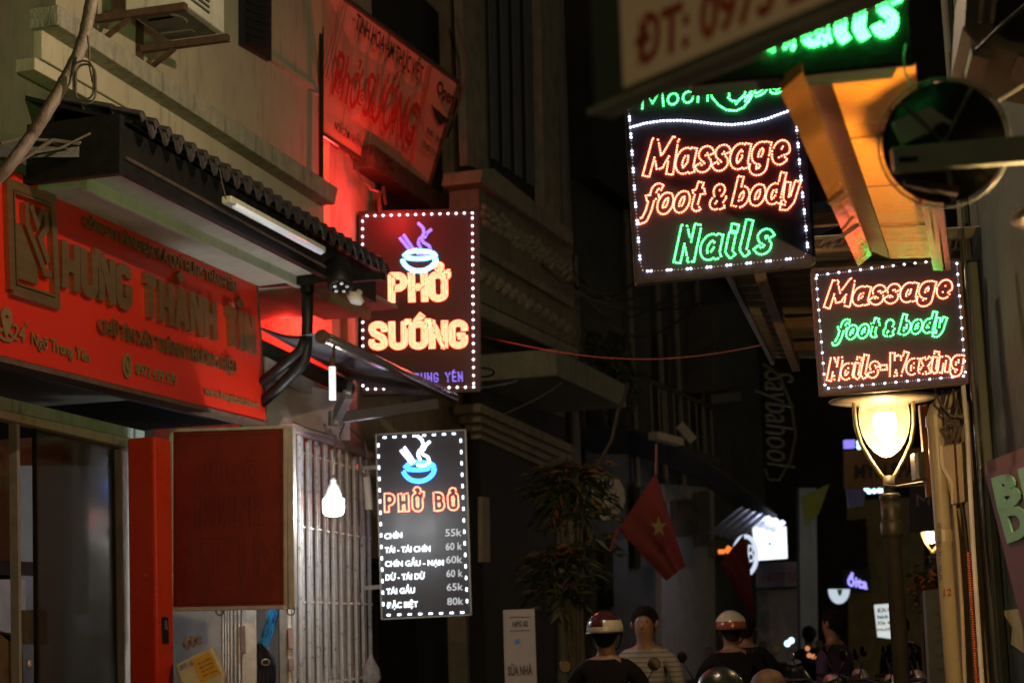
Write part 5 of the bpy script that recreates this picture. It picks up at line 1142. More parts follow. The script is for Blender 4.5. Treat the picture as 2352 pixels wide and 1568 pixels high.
b = MB(); b.hexa([at(1838, 470, 8.8), at(1960, 450, 9.1), at(1962, 450, 9.2), at(1840, 470, 8.9), at(1866, 545, 8.8), at(1966, 500, 9.1), at(1968, 500, 9.2), at(1868, 545, 8.9)]); b.build('sheet', mat('blue_tarp', (.03, .045, .12), .5), tp)

# ------------------------------------------------------------------ street lamps
def street_lamp(label, px, py, d, watt, group, k=1., glow_st=9):
    c = at(px, py, d); t = thing('street_lamp', label, 'street lamp', Vector((c.x, c.y, 0)), group); X = lambda x, z: Vector((c.x+x*k, c.y, c.z+z*k))
    b = MB(); b.tube([Vector((c.x, c.y, 0)), X(0, -.56), X(0, -.55), X(0, -.40), X(0, -.39)], [.052*k, .046*k, .056*k, .056*k, .04*k], 16); b.build('post', mat('lamp_post_paint', (.075, .065, .045), .45, metal=.2, noise=.3), t, smooth=True)
    b = MB(); b.tube([X(0, -.39), X(0, -.27)], .034*k, 14); b.build('neck', mat('lamp_post_paint', ()), t, smooth=True); b = MB(); b.lathe(X(0, -.42), [(.05, 0), (.062, .02), (.062, .04), (.05, .05)], 16); b.build('collar', mat('lamp_post_paint', ()), t, smooth=True); b = MB(); b.lathe(X(0, -.62), [(.056, 0), (.066, .02), (.066, .08), (.056, .1)], 16); b.build('collar', mat('lamp_post_paint', ()), t, smooth=True)
    for sg in (-1, 1):
        b = MB(); b.tube([X(sg*x, z) for x, z in ((.02, -.29), (.045, -.26), (.10, -.17), (.145, -.08), (.168, .02), (.172, .10), (.17, .16))], .0125*k, 10); b.build('arm', mat('lamp_arm_brass', (.45, .36, .17), .35, metal=.4), t, smooth=True)
    b = MB(); b.lathe(X(0, 0), [(.01, -.162), (.03, -.157), (.07, -.13), (.105, -.085), (.13, -.03), (.143, .03), (.146, .08), (.14, .13), (.13, .15)], 28)
    b.v = [Vector((c.x+(v.x-c.x)*k, c.y+(v.y-c.y)*k, c.z+(v.z-c.z)*k)) for v in b.v]
    g = b.build('globe', M_globe, t, smooth=True)
    b = MB(); b.lathe(X(0.0, -.01), [(.012, -.085), (.035, -.06), (.058, -.01), (.07, .05), (.06, .10)], 16); b.build('bulb', emis('sodium_bulb', (1, .93, .70), 16), t, smooth=True)
    b = MB(); b.lathe(X(0, .155), [(.15, 0), (.31, .012), (.31, .02), (.17, .05), (.08, .11), (.02, .13)], 30); b.build('hood', mat('lamp_hood', (.5, .42, .28), .5, metal=.2), t, smooth=True)
    point('lamp_light', X(0, -.125), (1, .62, .27), watt, .03*k, t); return t
M_globe = mat('warm_globe_acrylic', (.8, .68, .40), .25, noise=.5, scale=14, alpha=.34, bump=.1)
M_globe.node_tree.nodes['Principled BSDF'].inputs['Emission Color'].default_value = (1, .78, .40, 1); M_globe.node_tree.nodes['Principled BSDF'].inputs['Emission Strength'].default_value = .38
street_lamp('nearest glowing street lamp with egg-shaped globe under the smaller massage sign', 2033, 985, 9.8, 26, None)
street_lamp('far small street lamp with glowing globe behind the white pipe', 2139, 1222, 24, 60, None, .9)

nl = street_lamp('unseen street lamp added near the camera at the right', 2033, 985, 9.8, 400, None, .8)
nl.location = (1.86, 5.1, 0)  # lamp added out of view to light the left facade and the canopy
nl2 = street_lamp('unseen street lamp added behind the viewer', 2033, 985, 9.8, 230, None)
nl2.location = (-1.0, -3.5, 0)  # lamp added behind the camera to brighten the foreground sign
wl = thing('unseen_facade_lamp', 'unseen bracket lamp added high above the alley to light the cream facade', 'street lamp', (.2, 8.6, 5.5))  # lamp added above the view for more light on the cream wall
b = MB(); b.tube([(3.2, 8.6, 5.3), (1.6, 8.6, 5.6), (.4, 8.6, 5.62)], .025, 8); b.build('arm', mat('lamp_post_paint', ()), wl)
b = MB(); b.lathe((.2, 8.6, 5.55), [(.26, 0), (.2, .05), (.05, .12)], 20); b.build('hood', mat('lamp_hood', ()), wl)
b = MB(); b.lathe((.2, 8.6, 5.46), [(.02, -.04), (.05, -.02), (.06, .03), (.05, .08)], 12); b.build('bulb', emis('sodium_bulb', (), 0), wl)
point('lamp_light', (.2, 8.6, 5.38), (1, .72, .48), 260, .04, wl)
# ------------------------------------------------------------------ utility pole group
pv = at(2150, 1000, 8.9)
pp_ = thing('pvc_pipe', 'thick cream plastic downpipe bending over at the top right of the street lamp', 'pipe', Vector((pv.x, pv.y, 0)))
b = MB(); b.tube([Vector((pv.x, pv.y, 0)), Vector((pv.x, pv.y, at(2150, 960, 8.9).z)), Vector((pv.x+.012, pv.y, at(2150, 940, 8.9).z)), Vector((pv.x+.06, pv.y, at(2150, 922, 8.9).z)), Vector((pv.x+.16, pv.y+.03, at(2150, 912, 8.9).z))], .043, 16); b.build('pipe', mat('cream_pvc', (.50, .42, .26), .4, noise=.18, scale=3, stain=((.15, .11, .06), .5)), pp_, smooth=True)
b = MB(); zz = at(2150, 968, 8.9).z; b.lathe(Vector((pv.x, pv.y, zz)), [(.049, -.03), (.049, .03)], 16); b.build('pipe_socket', mat('cream_pvc', ()), pp_); b = MB(); b.lathe(Vector((pv.x, pv.y, at(2165, 1230, 8.9).z)), [(.047, -.03), (.047, .03)], 16); b.build('pipe_socket', mat('cream_pvc', ()), pp_)
qd = Quad(at(2156, 1330, 8.84), at(2154, 1200, 8.84), at(2161, 1200, 8.84), at(2164, 1330, 8.84)); ftext('uPVC 110 DEKKO', qd, mat('violet_stamp', (.08, .06, .22), .6), pp_, depth=.001)
qd = Quad(at(2168, 1352, 8.84), at(2185, 1350, 8.84), at(2186, 1366, 8.84), at(2169, 1368, 8.84)); ftext('12', qd, M_redink, pp_, depth=.001)
pc = at(2205, 1100, 9.1)
cp = thing('concrete_pole', 'square grimy concrete utility pole carrying the meter box and conduits', 'pole', Vector((pc.x, pc.y, 0)))
b = MB(); b.hexa([Vector((pc.x+dx, pc.y+dy, z)) for z in (0, at(2205, 925, 9.1).z) for dx, dy in ((-.07, -.07), (.07, -.07), (.07, .07), (-.07, .07))]); b.build('shaft', mat('grimy_concrete', (.26, .21, .13), .9, noise=.35, scale=6, stain=((.05, .04, .02), .7), bump=.4), cp, bevel=.01)
mc = at(2192, 1083, 8.85)
mt_ = thing('meter_box', 'cream electric meter box fixed to the concrete pole above the orange conduit', 'box', mc); FMx = Fr((mc.x, mc.y), R(95))
b = MB(); b.pprism(FMx, [(2161, 1024), (2218, 1013), (2227, 1150), (2190, 1158), (2163, 1070)], -.10, 0); b.build('case', mat('aged_cream_plastic', (.40, .29, .17), .5, noise=.2, stain=((.1, .07, .04), .5)), mt_, bevel=.008)
b = MB(); b.pprism(FMx, [(2158, 1022), (2164, 1022), (2168, 1068), (2189, 1108), (2190, 1158), (2185, 1156), (2183, 1112), (2160, 1072)], -.02, .012); b.build('lid_rim', mat('cream_pvc', ()), mt_)
b = MB(); b.tube([at(2193, 1018, 8.84), at(2202, 1156, 8.84)], .006, 6); b.build('seam', M_rust, mt_)
b = MB(); b.tube([at(2228, 1266, 8.8), at(2236, 1400, 8.8), at(2249, 1600, 8.8)], [.022]*3, 10)
n = 60; pts = [at(2228+21*t, 1266+334*t, 8.8) for t in [i/n for i in range(n+1)]]; b = MB(); b.tube([p for k in range(n) for p in (pts[k], pts[k].lerp(pts[k+1], .5))], [r for k in range(n) for r in (.024, .019)], 10)
tag(b.build('orange_conduit', mat('orange_plastic', (.55, .12, .02), .45)), 'ribbed orange conduit running down from below the meter box', 'conduit')
for lb, pts, r, mm in (('pale grey conduit along the right edge of the concrete pole', [(2212, 880, 8.7), (2222, 1000, 8.7), (2236, 1260, 8.7), (2258, 1600, 8.7)], .012, M_white), ('thin black conduit running down just left of the orange one', [(2208, 1155, 8.8), (2216, 1200, 8.8), (2222, 1270, 8.8), (2240, 1600, 8.8)], .011, M_black), ('beige thin conduit down the middle of the concrete pole', [(2192, 1160, 8.85), (2200, 1250, 8.85), (2210, 1400, 8.85), (2218, 1600, 8.85)], .010, mat('cream_pvc', ()))):
    b = MB(); b.tube([at(*p) for p in pts], r, 8); tag(b.build('conduit', mm), lb, 'conduit')
b = MB()
for k in range(7):
    x0 = 2165+k*8; b.tube([at(x0, 900+random.uniform(-8, 8), 8.9), at(x0+random.uniform(-12, 14), 945+random.uniform(-12, 12), 8.75), at(2178+random.uniform(-16, 30), 985, 8.8), at(2185+random.uniform(-8, 18), 1018, 8.85)], .006, 6)
b.tube([at(2145, 885, 8.8), at(2158, 925, 8.7), at(2185, 955, 8.7), at(2222, 960, 8.7)], .006, 6)
tag(b.build('pole_wires', M_cable), 'tangled old wires between the smaller LED sign and the meter box', 'wire')
b = MB(); b.lathe(at(2195, 955, 8.95), [(.03, -.06), (.045, -.03), (.03, 0), (.045, .03), (.03, .06)], 12); tag(b.build('insulator', M_conduit), 'grimy insulator knob among the wires above the meter box', 'insulator')
b = MB(); p = at(2122, 1000, 9.3); ff = Fr((p.x, p.y), R(90)); b.pprism(ff, [(2112, 930), (2130, 928), (2143, 1138), (2130, 1140)], -.04, 0); tag(b.build('orange_plank', mat('orange_wood', (.5, .2, .05), .6, noise=.3)), 'narrow orange plank standing between the lamp and the cream pipe', 'plank')
b = MB(); b.pprism(ff, [(2100, 1040), (2124, 1036), (2126, 1095), (2104, 1100)], -.08, 0.02); tag(b.build('switch_box', mat('grey_plastic', ())), 'small grey switch box behind the orange plank', 'box')
b = MB(); b.tube([at(2030, 1113, 9.7), at(2060, 1116, 9.65), at(2130, 1105, 9.3)], .006, 5); tag(b.build('tie_wire', M_cable), 'thin wire tied round the lamp post and led to the orange plank', 'wire')

# ------------------------------------------------------------------ right wall with red shop panel
FR = Fr((at(2290, 1300, 8.8).x, 8.8), R(180+4))
rb = thing('right_building', 'dark teal wall of the building along the right edge', 'building', FR.pt(0, 0, 0))
M_teal = mat('dark_teal_wall', (.02, .034, .028), .85, noise=.3, scale=2.2, stain=((.02, .02, .02), .7), bump=.3)
b = MB(); b.box(FR, 0, 9, -3, 0, 0, 9); b.build('wall', M_teal, rb)
b = MB(); b.box(FR, -.02, .12, .001, .05, 0, 3.3); b.build('corner_post', mat('green_grey_post', (.07, .085, .055), .6, noise=.2), rb, bevel=.01)
b = MB(); b.pprism(FR, [(2262, 1062), (2420, 1000), (2420, 1040), (2262, 1098)], 0, .1); b.build('ledge', mat('brown_ledge', (.12, .05, .03), .7), rb)
rp = thing('red_shop_panel', 'slanted dark red panel with block letters tinted green at the right edge', 'sign', FR.hp(2300, 1300, .1))
b = MB(); b.pprism(FR, [(2262, 1090), (2480, 1020), (2480, 1640), (2378, 1560)], .06, .12); b.build('panel', mat('dark_red_panel', (.11, .02, .010), .6, noise=.2), rp)
M_let = mat('green_tint_letter', (.16, .42, .22), .6, noise=.15)  # green light falling on the letters is tinted into their colour
QR = fquad(FR, .12, [(2283, 1103), (2338, 1085), (2352, 1150), (2298, 1172)]); ftext('B', QR, M_let, rp, depth=.003, offset=.06, extrude=.01)
QR = fquad(FR, .12, [(2345, 1082), (2365, 1075), (2380, 1140), (2360, 1150)]); ftext('I', QR, M_let, rp, depth=.003, offset=.06, extrude=.01)
QR = fquad(FR, .12, [(2300, 1176), (2356, 1156), (2378, 1222), (2318, 1242)]); ftext('D', QR, M_let, rp, depth=.003, offset=.06, extrude=.01)
b = MB(); b.pprism(FR, [(2300, 1402), (2350, 1396), (2352, 1500), (2322, 1478), (2325, 1440)], .001, .006); b.build('torn_poster', mat('torn_poster', (.42, .36, .17), .8, noise=.4), rb)

# ------------------------------------------------------------------ round dish with bracket, second air conditioner
dc = at(2167, 328, 4.6)
ds = thing('round_wall_fan', 'round black wall fan with wire ring and grey bar at the upper right', 'fan', dc)
ax_ = (CAM-dc).normalized()
b = MB(); b.lathe(dc+ax_*-.05, [(.02, .0), (.15, .01), (.166, .03), (.168, .05)], 36, axis=ax_); b.build('shell', M_dark, ds, smooth=True)
x_ = ax_.cross(Vector((0, 0, 1))).normalized(); y_ = ax_.cross(x_)
b = MB(); b.tube([dc+(x_*math.cos(a)+y_*math.sin(a))*.178 for a in [i*2*math.pi/40 for i in range(41)]], .0035, 6); b.build('wire_ring', mat('pale_wire', ()), ds)
for a in (2.5, 2.9, -2.0, -.75):
    p = dc+(x_*-math.cos(a)+y_*-math.sin(a)*1.0)*.172; b = MB(); b.lathe(p, [(.006, 0), (.005, .006)], 8, axis=ax_); b.build('reflector', mat('red_reflector', (.7, .08, .03), .2), ds)
fd = Fr((dc.x, dc.y), R(92))
b = MB(); b.pprism(fd, [(2049, 338), (2460, 300), (2460, 362), (2055, 392)], .05, .09); b.build('mount_bar', mat('grey_green_steel', (.45, .47, .36), .45, metal=.3, noise=.2), ds, bevel=.004)
b = MB(); b.pprism(fd, [(2064, 362), (2108, 358), (2109, 370), (2066, 374)], .0905, .092); b.build('bar_slot', M_dark, ds)
b = MB(); b.pprism(fd, [(2050, 280), (2180, 228), (2196, 278), (2140, 300), (2072, 330)], .0, .02); b.build('blade', mat('grey_blade', (.6, .6, .48), .5, noise=.3), ds)
for k in range(5):
    a = k*math.pi*2/5+.4; b = MB(); b.bar(dc+ax_*.02, dc+ax_*.02+(x_*math.cos(a)+y_*math.sin(a))*.165, .012, .006); b.build('strut', M_grey, ds)
b = MB(); b.bar(fd.hp(2075, 420, .03), fd.hp(2200, 440, .03), .03, .02); b.bar(fd.hp(2210, 230, .02), fd.hp(2280, 290, .02), .02, .02); b.build('motor_bracket', M_rust, ds)
b = MB(); b.lathe(fd.hp(2162, 300, .02), [(.022, 0), (.018, .02)], 16, axis=fd.n); b.build('hub', M_dark, ds)
b = MB(); b.tube([at(2292, 232, 4.6), at(2360, 190, 4.5)], .003, 6); b.tube([at(2120, 200, 4.6), at(2150, 185, 4.6), at(2200, 190, 4.6), at(2260, 215, 4.6), at(2310, 280, 4.6), at(2330, 340, 4.6)], .005, 6)
tag(b.build('fan_cable', M_conduit), 'grey cable arching over the round wall fan towards the right edge', 'cable')
a2 = at(2290, 60, 5.6); fa = Fr((a2.x, a2.y), R(100)); ac2 = thing('air_conditioner', 'blurred grey air conditioning unit in the top right corner', 'air conditioner', a2)
b = MB(); b.pprism(fa, [(2222, -120), (2500, -120), (2500, 148), (2240, 96), (2212, 60)], -.6, 0); b.build('casing', mat('old_grey_casing', (.13, .13, .10), .6, noise=.3, stain=((.06, .06, .05), .6)), ac2, bevel=.02)
b = MB(); b.lathe(fa.hp(2340, 40, .0), [(.09, 0), (.08, .01)], 20, axis=fa.n); b.build('fan_opening', M_dark, ac2)
for x in (2262, 2290): b = MB(); b.pprism(fa, [(x, -120), (x+10, -120), (x-6, 50), (x-16, 50)], .001, .02); b.build('rib', M_fascia, ac2)
for x in (2252, 2358): b = MB(); b.pprism(fa, [(x-22, 106), (x+22, 114), (x+20, 136), (x-20, 128)], -.3, -.02); b.build('foot', M_grey, ac2)
b = MB(); b.tube([at(2242, 116, 5.3), at(2300, 60, 5.2), at(2380, -10, 5.1)], .006, 6); b.build('cable', M_black, ac2)

# flowering plant and grey column sign behind the pipe
random.seed(21); fl = thing('flowering_plant', 'small flowering shrub lit warm beside the cream pipe', 'plant', at(2115, 1400, 15)); b = MB()
for k in range(150):
    p = at(2118+random.gauss(0, 15), 1350+random.gauss(0, 26), 15+random.uniform(-.25, .25)); leaf(b, p, Vector((random.uniform(-1, 1), random.uniform(-1, 0), random.uniform(-.5, 1))), .09, .025, 1 if random.random() < .3 else 0)
b.build('foliage', [M_leaf2, mat('orange_flower', (.5, .18, .05), .6)], fl, kind='stuff')
b = MB(); b.tube([at(2118, 1360, 15), at(2120, 1480, 15), Vector((at(2120, 1480, 15).x, 15, 0))], .02, 6); b.build('stem', M_stem, fl)
t_, f_ = panel('grey_price_board', 'narrow grey board with faint lettering standing behind the cream pipe', 'sign', [(2124, 1355), (2175, 1350), (2190, 1640), (2140, 1640)], 12, mat('grey_board', (.2, .21, .19), .7))
for k in range(5): ftext('menu', fquad(f_, .004, [(2142+k*3, 1400+k*32), (2164+k*3, 1398+k*32), (2165+k*3, 1412+k*32), (2143+k*3, 1414+k*32)]), mat('grey_ink', ()), t_, depth=.003)

# ================================================================== people
M_skin = mat('skin', (.17, .085, .045), .55, noise=.1); M_hair = mat('black_hair', (.010, .008, .007), .8, noise=.4, scale=60, bump=1., spec=.15)
M_trs = mat('dark_trousers', (.02, .02, .025), .8)
def person(label, hx, hy, d, shirt, sit=False, face=0., scale=1., hair=M_hair, helmet=None, band=None, group=None, arms='down'):
    """head centre at the pixel, metres; face = heading in degrees, 0 looks away from the camera"""
    c = at(hx, hy, d); root = Vector((c.x, c.y, 0)); t = thing('person', label, 'person', root, group)
    a = R(face); f = Vector((math.sin(a), math.cos(a), 0)); r = Vector((math.cos(a), -math.sin(a), 0)); k = scale
    def X(rr, ff, z): return c+r*rr*k+f*ff*k+Vector((0, 0, z*k))
    hipz = -.82
    J = [X(0, 0, hipz), X(0, -.01, -.62), X(0, -.02, -.42), X(0, -.01, -.235), X(0, 0, -.15), X(0, .01, -.09), X(0, .01, .0), X(0, .0, .08)]
    rad = [(.15, .11), (.135, .10), (.16, .115), (.13, .09), (.056, .056), (.068, .075), (.082, .098), (.062, .078)]
    E = [(i, i+1) for i in range(7)]
    def add(p, rr, par): J.append(p); rad.append(rr); E.append((par, len(J)-1)); return len(J)-1
    gz = -c.z/k
    for s_ in (-1, 1):
        i = add(X(s_*.13, -.01, -.235), (.066, .07), 3); i = add(X(s_*.20, 0, -.285), (.064, .064), i)
        if arms == 'down': i = add(X(s_*.25, .0, -.58), (.045, .045), i); i = add(X(s_*.25, .10, -.80), (.032, .032), i); i = add(X(s_*.24, .15, -.87), (.034, .02), i)
        else: i = add(X(s_*.30, .10, -.52), (.046, .046), i); i = add(X(s_*.30, .38, -.50), (.034, .034), i); i = add(X(s_*.29, .46, -.51), (.034, .022), i)
        i = add(X(s_*.10, 0, hipz-.06), (.085, .09), 0)
        if sit: i = add(X(s_*.16, .42, hipz-.02), (.065, .065), i); i = add(X(s_*.17, .40, max(gz+.1, hipz-.44)), (.045, .045), i); add(X(s_*.17, .52, max(gz+.06, hipz-.48)), (.04, .03), i)
        else: i = add(X(s_*.11, .02, (hipz+gz)/2-.03), (.065, .065), i); i = add(X(s_*.11, 0, gz+.09), (.042, .042), i); add(X(s_*.12, .14, gz+.04), (.042, .03), i)
    me = bpy.data.meshes.new('b'); me.from_pydata([tuple(v-root) for v in J], E, []); o = bpy.data.objects.new('b', me); COL.objects.link(o)
    md = o.modifiers.new('Skin', 'SKIN'); md.use_smooth_shade = True
    for v, q_ in zip(me.skin_vertices[0].data, rad): v.radius = (q_[0]*k, q_[1]*k)
    me.skin_vertices[0].data[0].use_root = True
    s2 = o.modifiers.new('Sub', 'SUBSURF'); s2.levels = 2; s2.render_levels = 2
    dg = bpy.context.evaluated_depsgraph_get(); nm = bpy.data.meshes.new_from_object(o.evaluated_get(dg)); bpy.data.objects.remove(o)
    bo = bpy.data.objects.new('body', nm); COL.objects.link(bo); bo.parent = t; ROOT[bo.name] = root; nm.materials.clear()
    for m_ in (M_skin, shirt, M_trs): nm.materials.append(m_)
    for p in nm.polygons:
        w_ = p.center+root-c; x = w_.dot(r)/k; z = w_.z/k; y = w_.dot(f)/k; p.use_smooth = True
        neck = z > -.175
        p.material_index = 0 if neck or (abs(x) > .21 and ((z < -.52 and arms == 'down') or (y > .10 and arms != 'down')) and z > hipz-.12) else (1 if z > hipz+.0 else 2)
    # face
    if True:
        b = MB(); b.lathe(X(0, .085, -.015), [(.010*k, -.02*k), (.016*k, -.012*k), (.008*k, .03*k)], 8); b.build('nose', M_skin, t, smooth=True)
        for s_ in (-1, 1):
            b = MB(); b.lathe(X(s_*.034, .082, .015), [(.007*k, -.003*k), (.005*k, .002*k)], 8, axis=f); b.build('eye', M_ink, t)
            b = MB(); b.lathe(X(s_*.083, 0, -.005), [(.012*k, -.03*k), (.02*k, 0), (.014*k, .032*k)], 8); b.build('ear', M_skin, t, smooth=True)
        b = MB(); b.bar(X(-.024, .086, -.055), X(.024, .086, -.055), .006*k, .006*k); b.build('mouth', mat('lip', (.2, .07, .05), .6), t)
    b = MB()
    if helmet is None or True:                 # hair cap, with an uneven fringe
        n, m_ = 18, 8; top = X(0, -.012, .035)
        for i in range(m_+1):
            ph = i/m_*math.pi*.62
            for j in range(n):
                th = 2*math.pi*j/n; front = max(0, math.cos(th)); pp = ph*(1.25-.62*front)
                rr = .108*(math.sin(pp) if pp < 1.57 else max(.72, math.sin(pp)))*(1+.04*math.sin(5*th+i)); rr *= 1-.07*(i/m_)**2*(.6+1.2*front); b.v.append(top+(r*math.sin(th)*.93+f*math.cos(th)*1.05)*rr*k+Vector((0, 0, .098*math.cos(pp)*k))+Vector((0, 0, -.055*k*max(0, -math.cos(th))*(i/m_)**2)))
        for i in range(m_):
            for j in range(n): q_ = i*n+j; w_ = i*n+(j+1) % n; b.f.append((q_, w_, w_+n, q_+n)); b.m.append(0)
        b.build('hair', hair, t, smooth=True)
    if helmet:
        h = thing  # helmet is worn: child part of the person
        n, m_ = 26, 10; b = MB(); top = X(0, -.01, .02)
        for i in range(m_+1):
            ph = .02+i/m_*math.pi*.56
            for j in range(n):
                th = 2*math.pi*j/n; b.v.append(top+(r*math.sin(th)*.95+f*math.cos(th)*1.1)*.128*math.sin(ph)*k+Vector((0, 0, .125*math.cos(ph)*k)))
        for i in range(m_):
            for j in range(n): q_ = i*n+j; w_ = i*n+(j+1) % n; b.f.append((q_, w_, w_+n, q_+n)); th = 2*math.pi*j/n; lim = band[1](th) if band else 99; b.m.append(1 if i >= lim else 0)
        b.f.append(tuple(range(n))); b.m.append(0)
        ho = b.build('helmet', [helmet, band[0] if band else helmet], t, smooth=True); md = ho.modifiers.new('Solidify', 'SOLIDIFY'); md.thickness = .012
        b = MB(); b.tube([top+(r*math.sin(th)*.96+f*math.cos(th)*1.11)*.128*k+Vector((0, 0, -.022*k)) for th in [i*math.pi/12 for i in range(25)]], .007*k, 6); b.build('helmet_rim', M_black, ho)
        for s_ in (-1, 1): b = MB(); b.tube([X(s_*.11, 0, -.01), X(s_*.085, .02, -.1), X(s_*.02, .04, -.13)], .006*k, 5); b.build('strap', M_black, ho)
    return t
M_tee = mat('dark_shirt', (.008, .007, .008), .9, noise=.3, scale=1.2, bump=1., spec=.1); M_tee2 = mat('navy_shirt', (.010, .009, .014), .9, noise=.3, scale=1.2, bump=1., spec=.1); M_pur = mat('purple_shirt', (.03, .014, .045), .9, noise=.3, scale=1.2, bump=1.)
# striped shirt
M_str = bpy.data.materials.new('striped_cotton'); M_str.use_nodes = True; n_ = M_str.node_tree.nodes; l_ = M_str.node_tree.links; tc = n_.new('ShaderNodeTexCoord'); wv = n_.new('ShaderNodeTexWave'); wv.bands_direction = 'Z'; wv.inputs['Scale'].default_value = 9; wv.inputs['Distortion'].default_value = .6; rp_ = n_.new('ShaderNodeValToRGB')
rp_.color_ramp.elements[0].position = .16; rp_.color_ramp.elements[0].color = (.10, .09, .08, 1); rp_.color_ramp.elements[1].position = .3; rp_.color_ramp.elements[1].color = (.20, .18, .15, 1)
l_.new(tc.outputs['Object'], wv.inputs[0]); l_.new(wv.outputs[1], rp_.inputs[0]); l_.new(rp_.outputs[0], n_['Principled BSDF'].inputs['Base Color']); n_['Principled BSDF'].inputs['Roughness'].default_value = .9
H_m = mat('maroon_helmet', (.05, .012, .018), .15, noise=.1); H_w = mat('white_helmet_band', (.36, .33, .27), .25, noise=.05); H_o = mat('orange_helmet_shell', (.22, .05, .015), .15, noise=.1)
person('man in striped grey tee shirt walking toward the camera between two riders', 1480, 1432, 12.6, M_str, False, 195, 1.02)
person('rider in maroon and white helmet and black shirt seen from behind at left', 1390, 1452, 11.4, M_tee, True, 8, 1.0, helmet=H_m, band=(H_w, lambda th: 8 if math.sin(th) < .2 else 6), arms='fwd')
person('rider in red and white banded helmet and black shirt seen from behind', 1678, 1444, 13.4, M_tee, True, -4, 1.0, helmet=H_w, band=(H_o, lambda th: 7), arms='fwd')
person('dark haired person close behind the red and white helmet', 1712, 1440, 15.5, M_tee2, True, 10, 1.0, arms='fwd')
person('person in dark purple shirt with head turned left near the lamp post', 1912, 1432, 15, M_pur, False, -50, 1.0)
person('person in black shirt standing beside the lit menu board', 2070, 1440, 19, M_tee, False, 30, .98)
person('blurred head with orange rimmed dark helmet at the bottom edge', 1655, 1598, 8.6, M_tee2, True, 0, 1.0, helmet=mat('dark_green_helmet', (.012, .016, .012), .3), band=(mat('orange_visor', (.4, .12, .03), .3), lambda th: 99), arms='fwd')
person('person with light brown hair at the bottom edge right of the helmets', 1768, 1592, 9.4, M_tee, True, 20, 1.0, hair=mat('brown_hair', (.07, .03, .012), .6, noise=.5, scale=40), arms='fwd')
person('distant dark haired walker far beyond the motorbikes', 1858, 1458, 24, M_tee2, False, 0, 1.0)

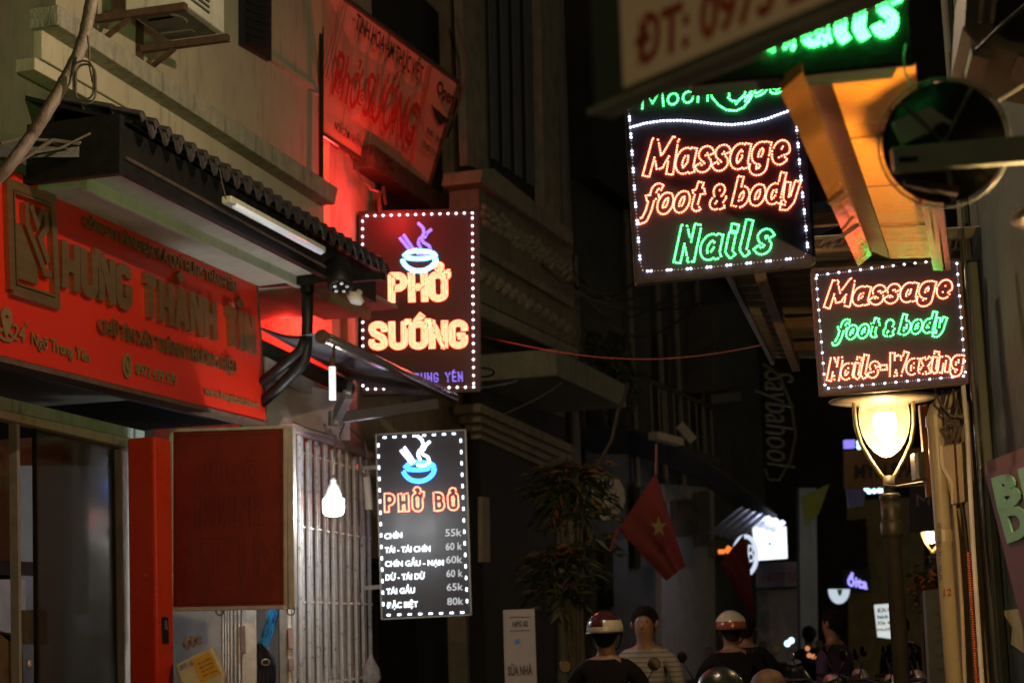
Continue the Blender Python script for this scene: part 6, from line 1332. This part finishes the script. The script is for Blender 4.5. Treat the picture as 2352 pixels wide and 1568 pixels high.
# ================================================================== motorbikes
M_mb = [mat('black_bike_paint', (.02, .02, .022), .2, noise=.1), mat('red_bike_paint', (.25, .02, .015), .2, noise=.1), mat('blue_bike_paint', (.03, .05, .12), .2, noise=.1)]
M_tyre = mat('tyre_rubber', (.02, .02, .02), .85); M_chr = mat('chrome', (.6, .6, .6), .15, metal=1, noise=.1)
M_mir = mat('mirror_glass', (.3, .3, .3), .05, metal=1, noise=0, bump=0)
def motorbike(label, x, y, head, paint, group='motorbikes parked and ridden in the alley', mirror=None):
    root = Vector((x, y, 0)); t = thing('motorbike', label, 'motorbike', root, group); a = R(head)
    f = Vector((math.sin(a), math.cos(a), 0)); r = Vector((math.cos(a), -math.sin(a), 0)); X = lambda rr, ff, z: root+r*rr+f*ff+Vector((0, 0, z))
    for ff in (-.6, .62):
        b = MB(); b.tube([X(0, ff+.24*math.cos(th), .28+.24*math.sin(th)) for th in [i*math.pi/12 for i in range(25)]], .045, 8, caps=False); wh = b.build('wheel', M_tyre, t, smooth=True)
        b = MB(); b.lathe(X(0, ff, .28)-r*.03, [(.05, 0), (.05, .06)], 12, axis=r)
        for k in range(5): th = k*2*math.pi/5; b.bar(X(0, ff, .28), X(0, ff+.21*math.cos(th), .28+.21*math.sin(th)), .02)
        b.build('rim', M_chr, wh)
    b = MB(); b.tube([X(0, -.65, .72), X(0, -.45, .66), X(0, -.1, .56), X(0, .1, .48), X(0, .3, .55), X(0, .42, .8)], [.07, .13, .13, .10, .09, .10], 12); b.build('body', paint, t, smooth=True)
    b = MB(); b.tube([X(0, -.7, .80), X(0, -.4, .80), X(0, -.05, .76), X(0, .05, .70)], [.08, .12, .12, .06], 12); b.build('seat', M_black, t, smooth=True)
    b = MB(); b.tube([X(0, .62, .28), X(0, .50, .62), X(0, .40, .98)], .035, 8); b.build('fork', M_chr, t, smooth=True)
    b = MB(); b.tube([X(0, .52, .62), X(0, .50, .8), X(0, .45, .96)], [.16, .19, .10], 12); b.build('leg_shield', paint, t, smooth=True)
    b = MB(); b.tube([X(0, .62, .56), X(.0, .55, .60), X(0, .38, .54)], [.07, .08, .05], 8); b.build('front_fender', paint, t)
    b = MB(); b.lathe(X(0, .46, .98), [(.09, 0), (.085, .06), (.04, .10)], 14, axis=f); b.build('headlight', M_alu, t, smooth=True)
    b = MB(); b.lathe(X(0, -.74, .70), [(.05, 0), (.045, .03)], 12, axis=-f); b.build('tail_light', mat('tail_light_red', (.4, .02, .01), .2), t)
    for s_ in (-1, 1):
        b = MB(); b.tube([X(0, .40, .99), X(s_*.18, .38, 1.03), X(s_*.34, .28, 1.02)], .016, 8); b.build('handlebar', M_black, t, smooth=True)
        b = MB(); b.tube([X(s_*.22, .36, 1.04), X(s_*.30, .36, 1.18)], .006, 6); b.lathe(X(s_*.31, .37, 1.22), [(.025, 0), (.046, .012), (.046, .022)], 16, axis=-f+Vector((0, 0, .0))); mr = b.build('mirror', M_black, t, smooth=True)
        b = MB(); b.lathe(X(s_*.31, .37, 1.22), [(.042, .0222), (.04, .025)], 16, axis=-f); b.build('mirror_glass', M_mir, mr)
    b = MB(); b.tube([X(.14, -.3, .3), X(.15, -.7, .36), X(.15, -.85, .38)], [.025, .05, .05], 10); b.build('exhaust', M_chr, t, smooth=True)
    return t
def gx(px, d): return at(px, 1450, d).x
motorbike('black motorbike under the rider with the maroon helmet', gx(1392, 11.4), 11.75, 8, M_mb[0])
motorbike('dark red motorbike under the rider with the red and white helmet', gx(1682, 13.4), 13.8, -4, M_mb[1])
motorbike('blue motorbike under the person behind the banded helmet', gx(1715, 15.5), 16.0, 10, M_mb[2])
spots = [(1790, 13.2, 60, 0, 'black parked motorbike just right of the brown haired person'), (1850, 14.4, 70, 2, 'blue parked motorbike in the middle of the row at the lamp post'), (1905, 12.9, 75, 0, 'black parked motorbike in front of the person in purple'), (1965, 13.8, 80, 1, 'red parked motorbike left of the lamp post foot'), (2020, 12.6, 78, 0, 'black parked motorbike nearest the lamp post foot'), (2085, 14.2, 85, 2, 'blue parked motorbike right of the lamp post'), (1800, 18.5, 20, 0, 'far motorbike under the pale roller shutter')]
for px, d, hd_, pc_, lb in spots: motorbike(lb, gx(px, d), d, hd_, M_mb[pc_])
tl = thing('bike_light', 'pair of small glowing headlights far down the alley', 'light', at(1812, 1478, 22))
for x, y in ((1808, 1477), (1817, 1470)): b = MB(); b.lathe(at(x, y, 22), [(.03, 0), (.04, .02), (.01, .03)], 10, axis=(0, -1, 0)); b.build('lamp', E_cy, tl)
tl = thing('bike_light', 'cluster of small warm reflector lights beside the pair of headlights', 'light', at(1860, 1500, 20))
for x, y in ((1854, 1488), (1858, 1504), (1868, 1507)): b = MB(); b.lathe(at(x, y, 20), [(.02, 0), (.03, .02), (.01, .03)], 10, axis=(0, -1, 0)); b.build('lamp', emis('orange_dim', (1, .35, .15), .6), tl)
